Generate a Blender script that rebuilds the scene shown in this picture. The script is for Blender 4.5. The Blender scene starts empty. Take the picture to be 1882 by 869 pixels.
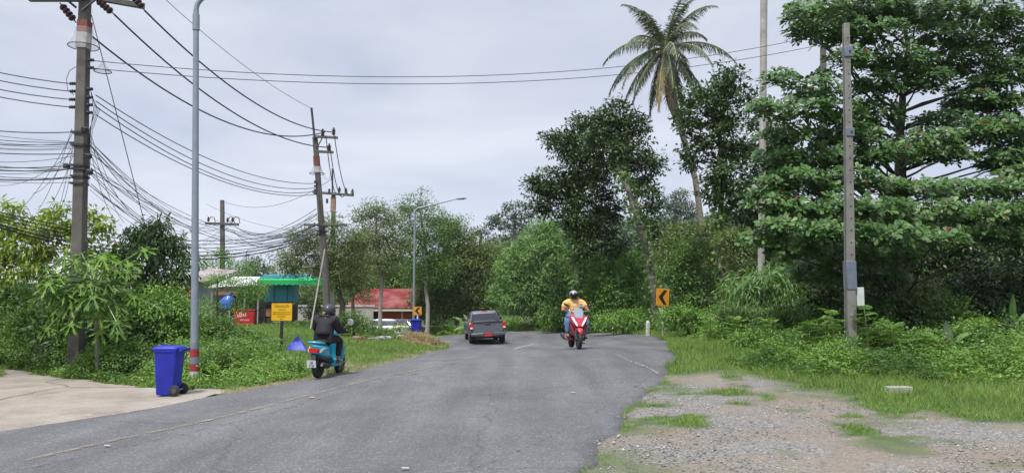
import bpy, math, random
import numpy as np
from mathutils import Vector, Matrix, Euler
random.seed(7); RNG = np.random.default_rng(7)
R = math.radians
scene = bpy.context.scene
col = scene.collection
# ---------------------------------------------------------------- camera
F = 1422.0; CX = 941.0; CY = 434.5; HY = 563.0; EYE = 1.6
PITCH = math.atan((HY - CY) / F)
cam_d = bpy.data.cameras.new('camera'); cam = bpy.data.objects.new('camera', cam_d); col.objects.link(cam)
cam.location = (0, 0, EYE); cam.rotation_euler = (math.pi / 2 + PITCH, 0, 0)
cam_d.sensor_width = 36; cam_d.lens = 36 * F / 1882; cam_d.clip_start = .05; cam_d.clip_end = 4000
scene.camera = cam
# ---------------------------------------------------------------- sky, sun, exposure
SUN_EL, SUN_AZ = R(62), R(205)      # azimuth clockwise from +Y: behind the camera and a little left
scene.view_settings.view_transform = 'Standard'; scene.view_settings.look = 'None'
scene.view_settings.exposure = .55; scene.view_settings.gamma = 1
w = bpy.data.worlds.new('World'); scene.world = w; w.use_nodes = True
nt = w.node_tree; nt.nodes.clear()
N = nt.nodes.new; Lk = nt.links.new
wo = N('ShaderNodeOutputWorld'); bg = N('ShaderNodeBackground'); bg.inputs[1].default_value = .1
sky = N('ShaderNodeTexSky'); sky.sky_type = 'NISHITA'; sky.sun_disc = False
sky.sun_elevation = SUN_EL; sky.sun_rotation = SUN_AZ
tc = N('ShaderNodeTexCoord'); sp = N('ShaderNodeSeparateXYZ'); Lk(tc.outputs['Generated'], sp.inputs[0])
# overcast deck: brighter towards the zenith, softly mottled
mp = N('ShaderNodeMapping'); mp.inputs['Scale'].default_value = (1.2, 1.2, 4.2); Lk(tc.outputs['Generated'], mp.inputs[0])
n1 = N('ShaderNodeTexNoise'); n1.inputs['Scale'].default_value = 1.9; n1.inputs['Detail'].default_value = 5; n1.inputs['Roughness'].default_value = .52; n1.inputs['Distortion'].default_value = .4
Lk(mp.outputs[0], n1.inputs[0])
cr = N('ShaderNodeValToRGB'); cr.color_ramp.elements[0].position = .33; cr.color_ramp.elements[0].color = (3.75, 4.12, 5.15, 1)
cr.color_ramp.elements[1].position = .68; cr.color_ramp.elements[1].color = (5.5, 5.72, 6.35, 1)
Lk(n1.outputs[0], cr.inputs[0])
zen = N('ShaderNodeMapRange'); zen.inputs[1].default_value = .38; zen.inputs[2].default_value = 1; zen.inputs[3].default_value = 1; zen.inputs[4].default_value = 2.15
Lk(sp.outputs[2], zen.inputs[0])
hor = N('ShaderNodeMapRange'); hor.inputs[1].default_value = 0; hor.inputs[2].default_value = .28; hor.inputs[3].default_value = 1.18; hor.inputs[4].default_value = 1
Lk(sp.outputs[2], hor.inputs[0])
mu0 = N('ShaderNodeMath'); mu0.operation = 'MULTIPLY'; Lk(zen.outputs[0], mu0.inputs[0]); Lk(hor.outputs[0], mu0.inputs[1])
mu = N('ShaderNodeVectorMath'); mu.operation = 'SCALE'; Lk(cr.outputs[0], mu.inputs[0]); Lk(mu0.outputs[0], mu.inputs['Scale'])
mx = N('ShaderNodeMix'); mx.data_type = 'RGBA'; mx.inputs[0].default_value = .9
Lk(sky.outputs[0], mx.inputs[6]); Lk(mu.outputs[0], mx.inputs[7]); Lk(mx.outputs[2], bg.inputs[0]); Lk(bg.outputs[0], wo.inputs[0])
sd = bpy.data.lights.new('sun', 'SUN'); sd.energy = 3.1; sd.angle = R(8); sd.color = (1, .96, .9)
so = bpy.data.objects.new('sun', sd); col.objects.link(so)
sdir = Vector((math.sin(SUN_AZ) * math.cos(SUN_EL), math.cos(SUN_AZ) * math.cos(SUN_EL), math.sin(SUN_EL)))
so.rotation_euler = sdir.to_track_quat('Z', 'Y').to_euler(); so.location = (0, 0, 60)

# ---------------------------------------------------------------- geometry of the picture -> points in the place
cp, spn = math.cos(PITCH), math.sin(PITCH)
def P(px, py, d):
    x = (px - CX) / F; v = (CY - py) / F
    Y = cp - v * spn; Z = spn + v * cp
    return Vector((x / Y * d, d, EYE + Z / Y * d))
def m(px_len, d): return px_len * d / F
# ground control points (X, Y, Z)
ctrl = []
L_EDGE = [(-14, -8, -.25), (-10.6, 1.5, -.2), (-7.1, 10.8, -.1), (-5.6, 14.8, -.06), (-4.4, 16.8, .05), (-3.65, 18.8, .1), (-3.05, 24, .04), (-2.65, 32, -.14), (-3.3, 39, -.26), (-5.3, 45, -.16), (-9.5, 51, -.28), (-18, 55, -.4), (-38, 60, -.6)]
R_EDGE = [(-3.2, -8, 0), (-.95, .8, 0), (.62, 7.4, 0), (1.25, 10.2, .0), (2.3, 13.9, .03), (3.9, 19, .34), (5.0, 24.5, .33), (6.1, 31, .25), (6.6, 38, .21), (5.15, 46, .06), (-1.5, 54, -.14), (-12, 60, -.3), (-36, 68, -.5)]
ctrl += L_EDGE + R_EDGE
ctrl += [(2.0, 24, .31), (-1.3, 40, -.33), (5, 8, 0), (10, 8, .04), (6, 3, 0), (4, -6, 0), (9, 14, .14), (6, 17, .2), (9, 20, .32), (15, 20, .4), (9, 28, .38), (20, 30, .55), (12, 40, .45), (2, 60, .0),
         (-14.3, 21.6, -.1), (-20, 12, -.2), (-12, 15, -.1), (-10, 22, -.02), (-6.5, 14.9, -.1), (-6.7, 16.5, -.05), (-6.7, 24, .24), (-8, 28, .34), (-11.7, 40, .62), (-16, 40, .62), (-7, 34, .33), (-5.6, 41, .1),
         (-8, 57, -.75), (-12, 66, -.85), (-20, 62, -.7), (-22, 34, .2), (-30, 25, 0), (-25, 45, .3), (10, 60, .3), (25, 50, .8), (25, 10, .2), (20, -10, 0), (-25, -5, -.3), (-40, 40, -.1), (-40, 80, -.4), (0, 85, 0), (40, 80, 1), (40, 30, .8), (-14, 51, .1)]
CP_ = np.array(ctrl, float)
def _phi(r2): return .5 * r2 * np.log(r2 + 1e-9)
n_ = len(CP_); A = np.zeros((n_ + 3, n_ + 3))
d2 = ((CP_[:, None, :2] - CP_[None, :, :2]) ** 2).sum(2)
A[:n_, :n_] = _phi(d2) + np.eye(n_) * .6; A[:n_, n_] = 1; A[:n_, n_ + 1:] = CP_[:, :2]; A[n_, :n_] = 1; A[n_ + 1:, :n_] = CP_[:, :2].T
W_ = np.linalg.solve(A, np.concatenate([CP_[:, 2], np.zeros(3)]))
def ground(X, Y):
    X = np.asarray(X, float); Y = np.asarray(Y, float); sh = X.shape
    x = X.ravel(); y = Y.ravel(); z = np.full(x.shape, W_[n_]) + W_[n_ + 1] * x + W_[n_ + 2] * y
    for i in range(n_): z = z + W_[i] * _phi((x - CP_[i, 0]) ** 2 + (y - CP_[i, 1]) ** 2)
    far = np.clip((np.hypot(x, y - 30) - 45) / 35, 0, 1); far = far * far * (3 - 2 * far)
    z = z * (1 - far) + .1 * far
    z += 30 * np.exp(-((x - 95) / 70) ** 2 - ((y - 270) / 90) ** 2) + 16 * np.exp(-((x - 10) / 45) ** 2 - ((y - 230) / 60) ** 2) * np.clip((y - 90) / 60, 0, 1)
    z += 26 * np.exp(-((x - 180) / 70) ** 2 - ((y - 140) / 60) ** 2)
    return z.reshape(sh)
def G(x, y): return float(ground(np.array([x]), np.array([y]))[0])
def base(px, d):                                   # a point of the ground under picture column px at distance d
    x = (px - CX) / F / (cp + spn * spn / cp) * d  # near the horizon row
    x = P(px, HY + 40, d).x
    return Vector((x, d, G(x, d)))
def hit(px, py):                                   # where the view ray meets the ground
    a, b = 3.0, 90.0; prev = None
    ds = np.linspace(3, 90, 900); q = P(px, py, 1.0); dx = q.x; dz = q.z - EYE
    zz = ground(dx * ds, ds); ray = EYE + dz * ds
    k = np.argmax(ray <= zz)
    if ray[k] > zz[k]: k = len(ds) - 1
    return Vector((dx * ds[k], ds[k], zz[k]))

# ---------------------------------------------------------------- materials (all procedural)
_m = {}
def nodes_of(name):
    mt = bpy.data.materials.new(name); mt.use_nodes = True; t = mt.node_tree
    return mt, t, t.nodes['Principled BSDF'], t.nodes['Material Output']
def M(name, c, rough=.6, metal=0, var=.12, scale=6, bump=0, bscale=40, coat=0, spec=.5, emit=None):
    if name in _m: return _m[name]
    mt, t, b, o = nodes_of(name)
    tc = t.nodes.new('ShaderNodeTexCoord'); nz = t.nodes.new('ShaderNodeTexNoise'); nz.inputs['Scale'].default_value = scale; nz.inputs['Detail'].default_value = 4
    t.links.new(tc.outputs['Object'], nz.inputs[0])
    r = t.nodes.new('ShaderNodeValToRGB'); r.color_ramp.elements[0].position = .3; r.color_ramp.elements[1].position = .7
    r.color_ramp.elements[0].color = [x * (1 - var) for x in c] + [1]; r.color_ramp.elements[1].color = [min(1, x * (1 + var)) for x in c] + [1]
    t.links.new(nz.outputs[0], r.inputs[0]); t.links.new(r.outputs[0], b.inputs['Base Color'])
    b.inputs['Roughness'].default_value = rough; b.inputs['Metallic'].default_value = metal; b.inputs['Coat Weight'].default_value = coat; b.inputs['Specular IOR Level'].default_value = spec
    if bump:
        n2 = t.nodes.new('ShaderNodeTexNoise'); n2.inputs['Scale'].default_value = bscale; n2.inputs['Detail'].default_value = 3; t.links.new(tc.outputs['Object'], n2.inputs[0])
        bp = t.nodes.new('ShaderNodeBump'); bp.inputs['Strength'].default_value = bump; bp.inputs['Distance'].default_value = .02
        t.links.new(n2.outputs[0], bp.inputs['Height']); t.links.new(bp.outputs[0], b.inputs['Normal'])
    _m[name] = mt; return mt
def LEAF(name, c0, c1, rough=.45, trans=.25, spec=.4, odd=None):
    """leaf: colour varies from leaf to leaf between c0 and c1; a few leaves take the odd colour"""
    if name in _m: return _m[name]
    mt, t, b, o = nodes_of(name)
    at = t.nodes.new('ShaderNodeAttribute'); at.attribute_name = 'tone'
    r = t.nodes.new('ShaderNodeValToRGB'); e = r.color_ramp.elements
    e[0].position = 0; e[0].color = (*c0, 1); e[1].position = .93; e[1].color = (*c1, 1)
    if odd:
        x = r.color_ramp.elements.new(.97); x.color = (*c1, 1); x = r.color_ramp.elements.new(.985); x.color = (*odd, 1)
    t.links.new(at.outputs['Fac'], r.inputs[0]); t.links.new(r.outputs[0], b.inputs['Base Color'])
    b.inputs['Roughness'].default_value = rough; b.inputs['Specular IOR Level'].default_value = spec
    tr = t.nodes.new('ShaderNodeBsdfTranslucent'); mxs = t.nodes.new('ShaderNodeMixShader'); mxs.inputs[0].default_value = trans
    br = t.nodes.new('ShaderNodeMix'); br.data_type = 'RGBA'; br.blend_type = 'MULTIPLY'; br.inputs[0].default_value = 1; br.inputs[7].default_value = (1.3, 1.35, .5, 1)
    t.links.new(r.outputs[0], br.inputs[6]); t.links.new(br.outputs[2], tr.inputs[0])
    t.links.new(b.outputs[0], mxs.inputs[1]); t.links.new(tr.outputs[0], mxs.inputs[2]); t.links.new(mxs.outputs[0], o.inputs[0])
    _m[name] = mt; return mt

# ---------------------------------------------------------------- mesh helpers
def link(o, parent=None):
    col.objects.link(o)
    if parent is not None: o.parent = parent
    return o
def tag(o, label=None, cat=None, group=None, kind=None):
    if label: o['label'] = label
    if cat: o['category'] = cat
    if group: o['group'] = group
    if kind: o['kind'] = kind
    return o
def thing(name, label, cat, loc=(0, 0, 0), rz=0, group=None, rot=None):
    o = bpy.data.objects.new(name, None); col.objects.link(o); o.location = loc
    o.rotation_euler = rot if rot else (0, 0, rz); o.empty_display_size = .2
    return tag(o, label, cat, group)
def copy_tree(o, parent=None):
    c = o.copy(); col.objects.link(c); c.parent = parent
    for ch in list(o.children): copy_tree(ch, c)
    return c
class MB:
    def __init__(s): s.v = []; s.f = []
    def add(s, vs, fs):
        k = len(s.v); s.v += [tuple(v) for v in vs]; s.f += [tuple(i + k for i in f) for f in fs]; return s
    def box(s, c, d, rot=None, taper=1.0):
        hx, hy, hz = d[0] / 2, d[1] / 2, d[2] / 2; vs = []
        for z in (-1, 1):
            k = taper if z > 0 else 1
            for x, y in ((-1, -1), (1, -1), (1, 1), (-1, 1)): vs.append(Vector((x * hx * k, y * hy * k, z * hz)))
        if rot is not None:
            q = Euler(rot).to_matrix(); vs = [q @ v for v in vs]
        c = Vector(c)
        return s.add([v + c for v in vs], [(3, 2, 1, 0), (4, 5, 6, 7), (0, 1, 5, 4), (1, 2, 6, 5), (2, 3, 7, 6), (3, 0, 4, 7)])
    def tube(s, pts, r, n=8, cap=True, twist=0, sx=1.0):
        pts = [Vector(p) for p in pts]; rs = r if isinstance(r, (list, tuple)) else [r] * len(pts)
        vs = []; ref = None
        for i, p in enumerate(pts):
            t = (pts[min(i + 1, len(pts) - 1)] - pts[max(i - 1, 0)]).normalized()
            if ref is None:
                ref = Vector((1, 0, 0)) if abs(t.x) < .8 else Vector((0, 0, 1))
            u = (ref - t * ref.dot(t)).normalized(); ref = u; b = t.cross(u)
            for k in range(n):
                a = 2 * math.pi * k / n + twist
                vs.append(p + (u * math.cos(a) * sx + b * math.sin(a)) * rs[i])
        fs = []
        for i in range(len(pts) - 1):
            for k in range(n):
                a = i * n + k; b2 = i * n + (k + 1) % n; fs.append((a, b2, b2 + n, a + n))
        if cap: fs.append(tuple(range(n - 1, -1, -1))); fs.append(tuple((len(pts) - 1) * n + k for k in range(n)))
        return s.add(vs, fs)
    def lathe(s, prof, c=(0, 0, 0), rot=None, n=20):     # prof: (r, z) up the local z axis
        vs = []; c = Vector(c); q = Euler(rot).to_matrix() if rot is not None else Matrix.Identity(3)
        for r, z in prof:
            for k in range(n):
                a = 2 * math.pi * k / n; vs.append(q @ Vector((r * math.cos(a), r * math.sin(a), z)) + c)
        fs = []
        for i in range(len(prof) - 1):
            for k in range(n):
                a = i * n + k; b = i * n + (k + 1) % n; fs.append((a, b, b + n, a + n))
        fs.append(tuple(range(n - 1, -1, -1))); fs.append(tuple((len(prof) - 1) * n + k for k in range(n)))
        return s.add(vs, fs)
    def loft(s, secs, e=2.5, n=24, plane='xz'):           # secs: (cx, cy, cz, half a, half b)
        vs = []
        for cx, cy, cz, a, b in secs:
            for k in range(n):
                t = 2 * math.pi * k / n; cc, ss = math.cos(t), math.sin(t)
                u = math.copysign(abs(cc) ** (2 / e), cc) * a; v = math.copysign(abs(ss) ** (2 / e), ss) * b
                if plane == 'xz': vs.append((cx + u, cy, cz + v))
                elif plane == 'xy': vs.append((cx + u, cy + v, cz))
                else: vs.append((cx, cy + u, cz + v))
        fs = []
        for i in range(len(secs) - 1):
            for k in range(n):
                a = i * n + k; b = i * n + (k + 1) % n; fs.append((a, b, b + n, a + n))
        fs.append(tuple(range(n - 1, -1, -1))); fs.append(tuple((len(secs) - 1) * n + k for k in range(n)))
        return s.add(vs, fs)
    def slab(s, outline, off):                            # closed outline of points, thickened by vector off
        n = len(outline); off = Vector(off); vs = [Vector(p) for p in outline]; vs += [p + off for p in vs]
        fs = [tuple(range(n - 1, -1, -1)), tuple(range(n, 2 * n))] + [(k, (k + 1) % n, (k + 1) % n + n, k + n) for k in range(n)]
        return s.add(vs, fs)
    def build(s, name, mat, parent=None, bevel=0, sub=0, smooth=40, loc=None, rot=None):
        me = bpy.data.meshes.new(name); me.from_pydata(s.v, [], s.f); me.update()
        import bmesh
        bm = bmesh.new(); bm.from_mesh(me); bmesh.ops.recalc_face_normals(bm, faces=bm.faces); bm.to_mesh(me); bm.free()
        o = bpy.data.objects.new(name, me); me.materials.append(mat); link(o, parent)
        if smooth:
            me.polygons.foreach_set('use_smooth', [True] * len(me.polygons)); me.set_sharp_from_angle(angle=R(smooth))
        if bevel:
            b = o.modifiers.new('bevel', 'BEVEL'); b.width = bevel; b.segments = 2; b.limit_method = 'ANGLE'; b.angle_limit = R(35)
        if sub:
            b = o.modifiers.new('sub', 'SUBSURF'); b.levels = sub; b.render_levels = sub
        if loc is not None: o.location = loc
        if rot is not None: o.rotation_euler = rot
        return o
def npmesh(name, V, sizes, idx, mat, parent=None, tone=None, smooth=False):
    """V (n,3), sizes per polygon, idx flat loop vertex indices, tone per vertex"""
    me = bpy.data.meshes.new(name); me.vertices.add(len(V)); me.vertices.foreach_set('co', np.ascontiguousarray(V, np.float32).ravel())
    me.loops.add(len(idx)); me.loops.foreach_set('vertex_index', np.ascontiguousarray(idx, np.int32))
    st = np.zeros(len(sizes), np.int32); st[1:] = np.cumsum(sizes)[:-1]
    me.polygons.add(len(sizes)); me.polygons.foreach_set('loop_start', st); me.polygons.foreach_set('loop_total', np.ascontiguousarray(sizes, np.int32))
    if tone is not None:
        a = me.attributes.new('tone', 'FLOAT', 'POINT'); a.data.foreach_set('value', np.ascontiguousarray(tone, np.float32))
    me.update(calc_edges=True)
    if smooth: me.polygons.foreach_set('use_smooth', np.ones(len(sizes), bool))
    me.materials.append(mat); o = bpy.data.objects.new(name, me); return link(o, parent)
def unit(a): return a / (np.linalg.norm(a, axis=1, keepdims=True) + 1e-9)
LEAF_SHAPES = {'rhomb': [(0, 0), (.45, .5), (1, 0), (.45, -.5)], 'obov': [(0, 0), (.35, .22), (.75, .5), (1, .12), (1, -.12), (.75, -.5), (.35, -.22)],
               'oval': [(0, 0), (.3, .42), (.65, .4), (1, 0), (.65, -.4), (.3, -.42)], 'blade': [(0, .3), (.5, .35), (1, 0), (.5, -.35), (0, -.3)]}
def leaves(name, pos, axis, nrm, L, Wd, tone, mat, parent=None, shape='rhomb', curl=.12):
    n = len(pos); axis = unit(axis); b = unit(np.cross(nrm, axis)); nn = np.cross(axis, b)
    L = np.broadcast_to(L, n)[:, None]; Wd = np.broadcast_to(Wd, n)[:, None]
    sh = LEAF_SHAPES[shape]; k = len(sh); V = np.empty((n, k, 3))
    for j, (u, v) in enumerate(sh): V[:, j] = pos + axis * L * u + b * Wd * v + nn * (abs(v) * Wd * curl * 2 - u * u * L * curl)
    return npmesh(name, V.reshape(-1, 3), np.full(n, k), np.arange(n * k), mat, parent, np.repeat(tone, k))
def rdir(n): return unit(RNG.normal(size=(n, 3)))

# ---------------------------------------------------------------- ground, road, driveway
def spl(pts, k=14):
    pts = [np.array(p, float) for p in pts]; out = []
    for i in range(len(pts) - 1):
        p0 = pts[max(i - 1, 0)]; p1 = pts[i]; p2 = pts[i + 1]; p3 = pts[min(i + 2, len(pts) - 1)]
        for j in range(k):
            t = j / k; out.append(.5 * (2 * p1 + (p2 - p0) * t + (2 * p0 - 5 * p1 + 4 * p2 - p3) * t * t + (3 * p1 - p0 - 3 * p2 + p3) * t ** 3))
    out.append(pts[-1]); return np.array(out)
LE = spl([p[:2] for p in L_EDGE]); RE = spl([p[:2] for p in R_EDGE])
ROADPOLY = np.concatenate([LE, RE[::-1]])
def inside(poly, x, y):
    x = np.asarray(x); y = np.asarray(y); c = np.zeros(x.shape, bool); j = len(poly) - 1
    for i in range(len(poly)):
        xi, yi = poly[i]; xj, yj = poly[j]
        c ^= ((yi > y) != (yj > y)) & (x < (xj - xi) * (y - yi) / (yj - yi + 1e-12) + xi); j = i
    return c
def edge_dist(poly, x, y):
    d = np.full(np.shape(x), 1e9)
    for p in poly: d = np.minimum(d, (x - p[0]) ** 2 + (y - p[1]) ** 2)
    return np.sqrt(d)
DRIVE = [(-60, 697), (0, 673), (60, 686), (150, 699), (290, 712), (345, 716), (400, 717), (395, 726), (300, 750), (200, 768), (0, 800)]
DRV = [hit(*p) for p in DRIVE]; DRVP = np.array([(p.x, p.y) for p in DRV]); DRVP = np.concatenate([[(-40, 20), (-24, 22.5)], DRVP, [(-14, 3), (-40, -4)]])
# smooth value noise
def vnoise(x, y, s, seed=0):
    x = np.asarray(x) * s + seed * 17.3; y = np.asarray(y) * s - seed * 9.1
    xi = np.floor(x).astype(int); yi = np.floor(y).astype(int); fx = x - xi; fy = y - yi; fx = fx * fx * (3 - 2 * fx); fy = fy * fy * (3 - 2 * fy)
    def h(a, b):
        v = np.sin(a * 127.1 + b * 311.7) * 43758.5453; return v - np.floor(v)
    return (h(xi, yi) * (1 - fx) + h(xi + 1, yi) * fx) * (1 - fy) + (h(xi, yi + 1) * (1 - fx) + h(xi + 1, yi + 1) * fx) * fy
def fnoise(x, y, s, seed=0): return (vnoise(x, y, s, seed) + .5 * vnoise(x, y, s * 2.1, seed + 1) + .25 * vnoise(x, y, s * 4.3, seed + 2)) / 1.75
# the gravel lot on the right
GRAV = np.array([(p.x, p.y) for p in [hit(*q) for q in [(1180, 735), (1215, 700), (1300, 690), (1400, 700), (1560, 735), (1700, 765), (1882, 785)]]] + [(22, 9), (22, -20), (-4, -20), (-1.6, -2), (-.2, 3), (.62, 7.4), (1.25, 10.2)])
def gravel_mask(x, y):
    d = edge_dist(spl(GRAV, 10), x, y); ins = inside(GRAV, x, y)
    s = np.where(ins, d, -d) + (fnoise(x, y, .9, 3) - .5) * 3.0 + .1
    s = np.clip(s / 1.3 + .5, 0, 1)
    tuft = np.clip((fnoise(x, y, 1.5, 11) - .60) * 9, 0, 1) * np.clip((y - 7.0) / 3, 0, 1)
    return s * (1 - tuft)
def dirt_mask(x, y):     # bare earth along the left kerb line and the far left verge
    dl = edge_dist(LE[40:130], x, y); a = np.clip(1 - dl / .8 + (fnoise(x, y, 1.5, 5) - .5) * 1.6, 0, 1)
    p = hit(700, 652); q = hit(640, 672)
    b = np.clip(1 - np.hypot(x - q.x, (y - q.y) * .6) / 1.3 + (fnoise(x, y, 1.5, 6) - .5), 0, 1)
    p2 = hit(800, 636); c = np.clip(1 - np.hypot(x - p2.x, (y - p2.y) * .35) / 1.1 + (fnoise(x, y, 1.5, 8) - .5), 0, 1)
    return np.maximum(np.maximum(a * .8, b), c)
def axis_grid(fine0, fine1, step, far, grow=1.12):
    a = list(np.arange(fine0, fine1, step)); s = step; x = fine1
    while x < far: a.append(x); s *= grow; x += s
    a.append(far); s = step; x = fine0 - step; b = []
    while x > -far: b.append(x); s *= grow; x -= s
    b.append(-far); return np.array(b[::-1] + a)
gx = axis_grid(-16, 16, .2, 900); gy = axis_grid(0, 46, .2, 900)
XX, YY = np.meshgrid(gx, gy, indexing='ij'); ZZ = ground(XX, YY)
ind = inside(ROADPOLY, XX, YY); de = edge_dist(ROADPOLY, XX, YY)
ZZ = ZZ + (fnoise(XX, YY, .8, 1) - .5) * .07 * np.clip(de / 1.5, 0, 1) * (~ind)
ZZ = ZZ - .07 * (inside(np.concatenate([DRVP]), XX, YY) & ~ind)
ZZ = np.where(ind, ZZ - .07, ZZ - .035 * np.clip(1 - de / .3, 0, 1))
na, nb = XX.shape; ids = np.arange(na * nb).reshape(na, nb)
quads = np.stack([ids[:-1, :-1], ids[1:, :-1], ids[1:, 1:], ids[:-1, 1:]], -1).reshape(-1, 4)
mt, t, b, o_ = nodes_of('ground_soil'); nn_ = t.nodes.new; lk = t.links.new
ga = nn_('ShaderNodeAttribute'); ga.attribute_name = 'gravel'; da = nn_('ShaderNodeAttribute'); da.attribute_name = 'dirt'; tcc = nn_('ShaderNodeTexCoord')
def noise(sc, det=4, rgh=.55):
    x = nn_('ShaderNodeTexNoise'); x.inputs['Scale'].default_value = sc; x.inputs['Detail'].default_value = det; x.inputs['Roughness'].default_value = rgh; lk(tcc.outputs['Object'], x.inputs[0]); return x
def ramp(src, stops):
    r = nn_('ShaderNodeValToRGB'); e = r.color_ramp.elements
    while len(e) < len(stops): e.new(.5)
    for q, (ps, c) in zip(e, stops): q.position = ps; q.color = (*c, 1)
    lk(src, r.inputs[0]); return r
def mixc(f, a, b_, bt='MIX'):
    x = nn_('ShaderNodeMix'); x.data_type = 'RGBA'; x.blend_type = bt
    (lk(f, x.inputs[0]) if not isinstance(f, float) else setattr(x.inputs[0], 'default_value', f))
    for s_, i in ((a, 6), (b_, 7)):
        (lk(s_, x.inputs[i]) if not isinstance(s_, tuple) else setattr(x.inputs[i], 'default_value', (*s_, 1)))
    return x.outputs[2]
gr = ramp(noise(2.2).outputs[0], [(.3, (.035, .06, .018)), (.55, (.06, .105, .025)), (.75, (.10, .12, .045))])
vo = nn_('ShaderNodeTexVoronoi'); vo.inputs['Scale'].default_value = 36; lk(tcc.outputs['Object'], vo.inputs[0])
sepv = nn_('ShaderNodeSeparateColor'); lk(vo.outputs['Color'], sepv.inputs[0])
stones = ramp(sepv.outputs[0], [(0, (.06, .059, .057)), (.35, (.14, .136, .13)), (.7, (.20, .192, .18)), (1, (.38, .36, .33))])
vo2 = nn_('ShaderNodeTexVoronoi'); vo2.inputs['Scale'].default_value = 60; lk(tcc.outputs['Object'], vo2.inputs[0])
sepw = nn_('ShaderNodeSeparateColor'); lk(vo2.outputs['Color'], sepw.inputs[0])
fines = ramp(sepw.outputs[1], [(0, (.11, .106, .10)), (1, (.28, .265, .245))])
st2 = mixc(ramp(noise(9, 3).outputs[0], [(.42, (0, 0, 0)), (.58, (1, 1, 1))]).outputs[0], stones.outputs[0], fines.outputs[0])
sand = ramp(noise(14, 5).outputs[0], [(.3, (.165, .132, .10)), (.7, (.26, .215, .168))])
st3 = mixc(ramp(noise(.55, 5, .6).outputs[0], [(.44, (0, 0, 0)), (.62, (.9, .9, .9))]).outputs[0], st2, sand.outputs[0])
earth = ramp(noise(7, 6, .7).outputs[0], [(.3, (.13, .095, .065)), (.7, (.33, .26, .19))])
c1 = mixc(da.outputs['Fac'], gr.outputs[0], earth.outputs[0]); c2 = mixc(ga.outputs['Fac'], c1, st3)
lk(c2, b.inputs['Base Color']); b.inputs['Roughness'].default_value = .9; b.inputs['Specular IOR Level'].default_value = .2
bp = nn_('ShaderNodeBump'); bp.inputs['Strength'].default_value = .6; bp.inputs['Distance'].default_value = .02; lk(vo.outputs['Distance'], bp.inputs['Height']); bp.invert = True; lk(bp.outputs[0], b.inputs['Normal'])
go = npmesh('ground', np.stack([XX, YY, ZZ], -1).reshape(-1, 3), np.full(len(quads), 4), quads.ravel(), mt, smooth=True)
near = (np.abs(XX) < 26) & (YY > -20) & (YY < 60)
gm = np.zeros(XX.shape); dm = np.zeros(XX.shape); gm[near] = gravel_mask(XX[near], YY[near]); dm[near] = dirt_mask(XX[near], YY[near])
for nm_, arr in (('gravel', gm), ('dirt', dm)):
    a = go.data.attributes.new(nm_, 'FLOAT', 'POINT'); a.data.foreach_set('value', arr.ravel().astype(np.float32))
tag(go, kind='structure')

# asphalt with a broken edge
mt, t, b, o_ = nodes_of('asphalt'); nn_ = t.nodes.new; lk = t.links.new; tcc = nn_('ShaderNodeTexCoord')
agg = nn_('ShaderNodeTexVoronoi'); agg.inputs['Scale'].default_value = 55; lk(tcc.outputs['Object'], agg.inputs[0])
sv = nn_('ShaderNodeSeparateColor'); lk(agg.outputs['Color'], sv.inputs[0])
ag = ramp(sv.outputs[0], [(0, (.086, .087, .090)), (.55, (.110, .111, .115)), (.9, (.134, .135, .139)), (1, (.22, .22, .22))])
mpv = nn_('ShaderNodeMapping'); mpv.inputs['Rotation'].default_value = (0, 0, R(-20)); mpv.inputs['Scale'].default_value = (1.3, .14, 1); lk(tcc.outputs['Object'], mpv.inputs[0])
tn = nn_('ShaderNodeTexNoise'); tn.inputs['Scale'].default_value = 1.0; tn.inputs['Detail'].default_value = 5; lk(mpv.outputs[0], tn.inputs[0])
tr_ = ramp(tn.outputs[0], [(.3, (.76, .76, .76)), (.5, (1.0, 1.0, 1.0)), (.72, (1.26, 1.26, 1.24))])
c = mixc(1.0, ag.outputs[0], tr_.outputs[0], 'MULTIPLY')
pn = ramp(noise(.6, 6, .65).outputs[0], [(.35, (.88, .88, .88)), (.65, (1.12, 1.12, 1.12))]); c = mixc(1.0, c, pn.outputs[0], 'MULTIPLY')
ck = nn_('ShaderNodeTexVoronoi'); ck.feature = 'DISTANCE_TO_EDGE'; ck.inputs['Scale'].default_value = .33
dn = noise(1.6, 4); mv = nn_('ShaderNodeMix'); mv.data_type = 'VECTOR'; mv.inputs[0].default_value = .35; lk(tcc.outputs['Object'], mv.inputs[4]); lk(dn.outputs['Color'], mv.inputs[5]); lk(mv.outputs[1], ck.inputs[0])
ckr = ramp(ck.outputs['Distance'], [(0, (.45, .45, .45)), (.006, (1, 1, 1))]); c = mixc(.55, c, mixc(1.0, c, ckr.outputs[0], 'MULTIPLY'))
lk(c, b.inputs['Base Color']); b.inputs['Roughness'].default_value = .72; b.inputs['Specular IOR Level'].default_value = .35
bp = nn_('ShaderNodeBump'); bp.inputs['Strength'].default_value = .55; bp.inputs['Distance'].default_value = .008; lk(agg.outputs['Distance'], bp.inputs['Height']); lk(bp.outputs[0], b.inputs['Normal'])
ASPH = mt
def dense(E, step=.12):
    d = np.concatenate([[0], np.cumsum(np.hypot(*np.diff(E, axis=0).T))]); return d
NU = 900; us = np.linspace(0, len(LE) - 1, NU)
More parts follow.
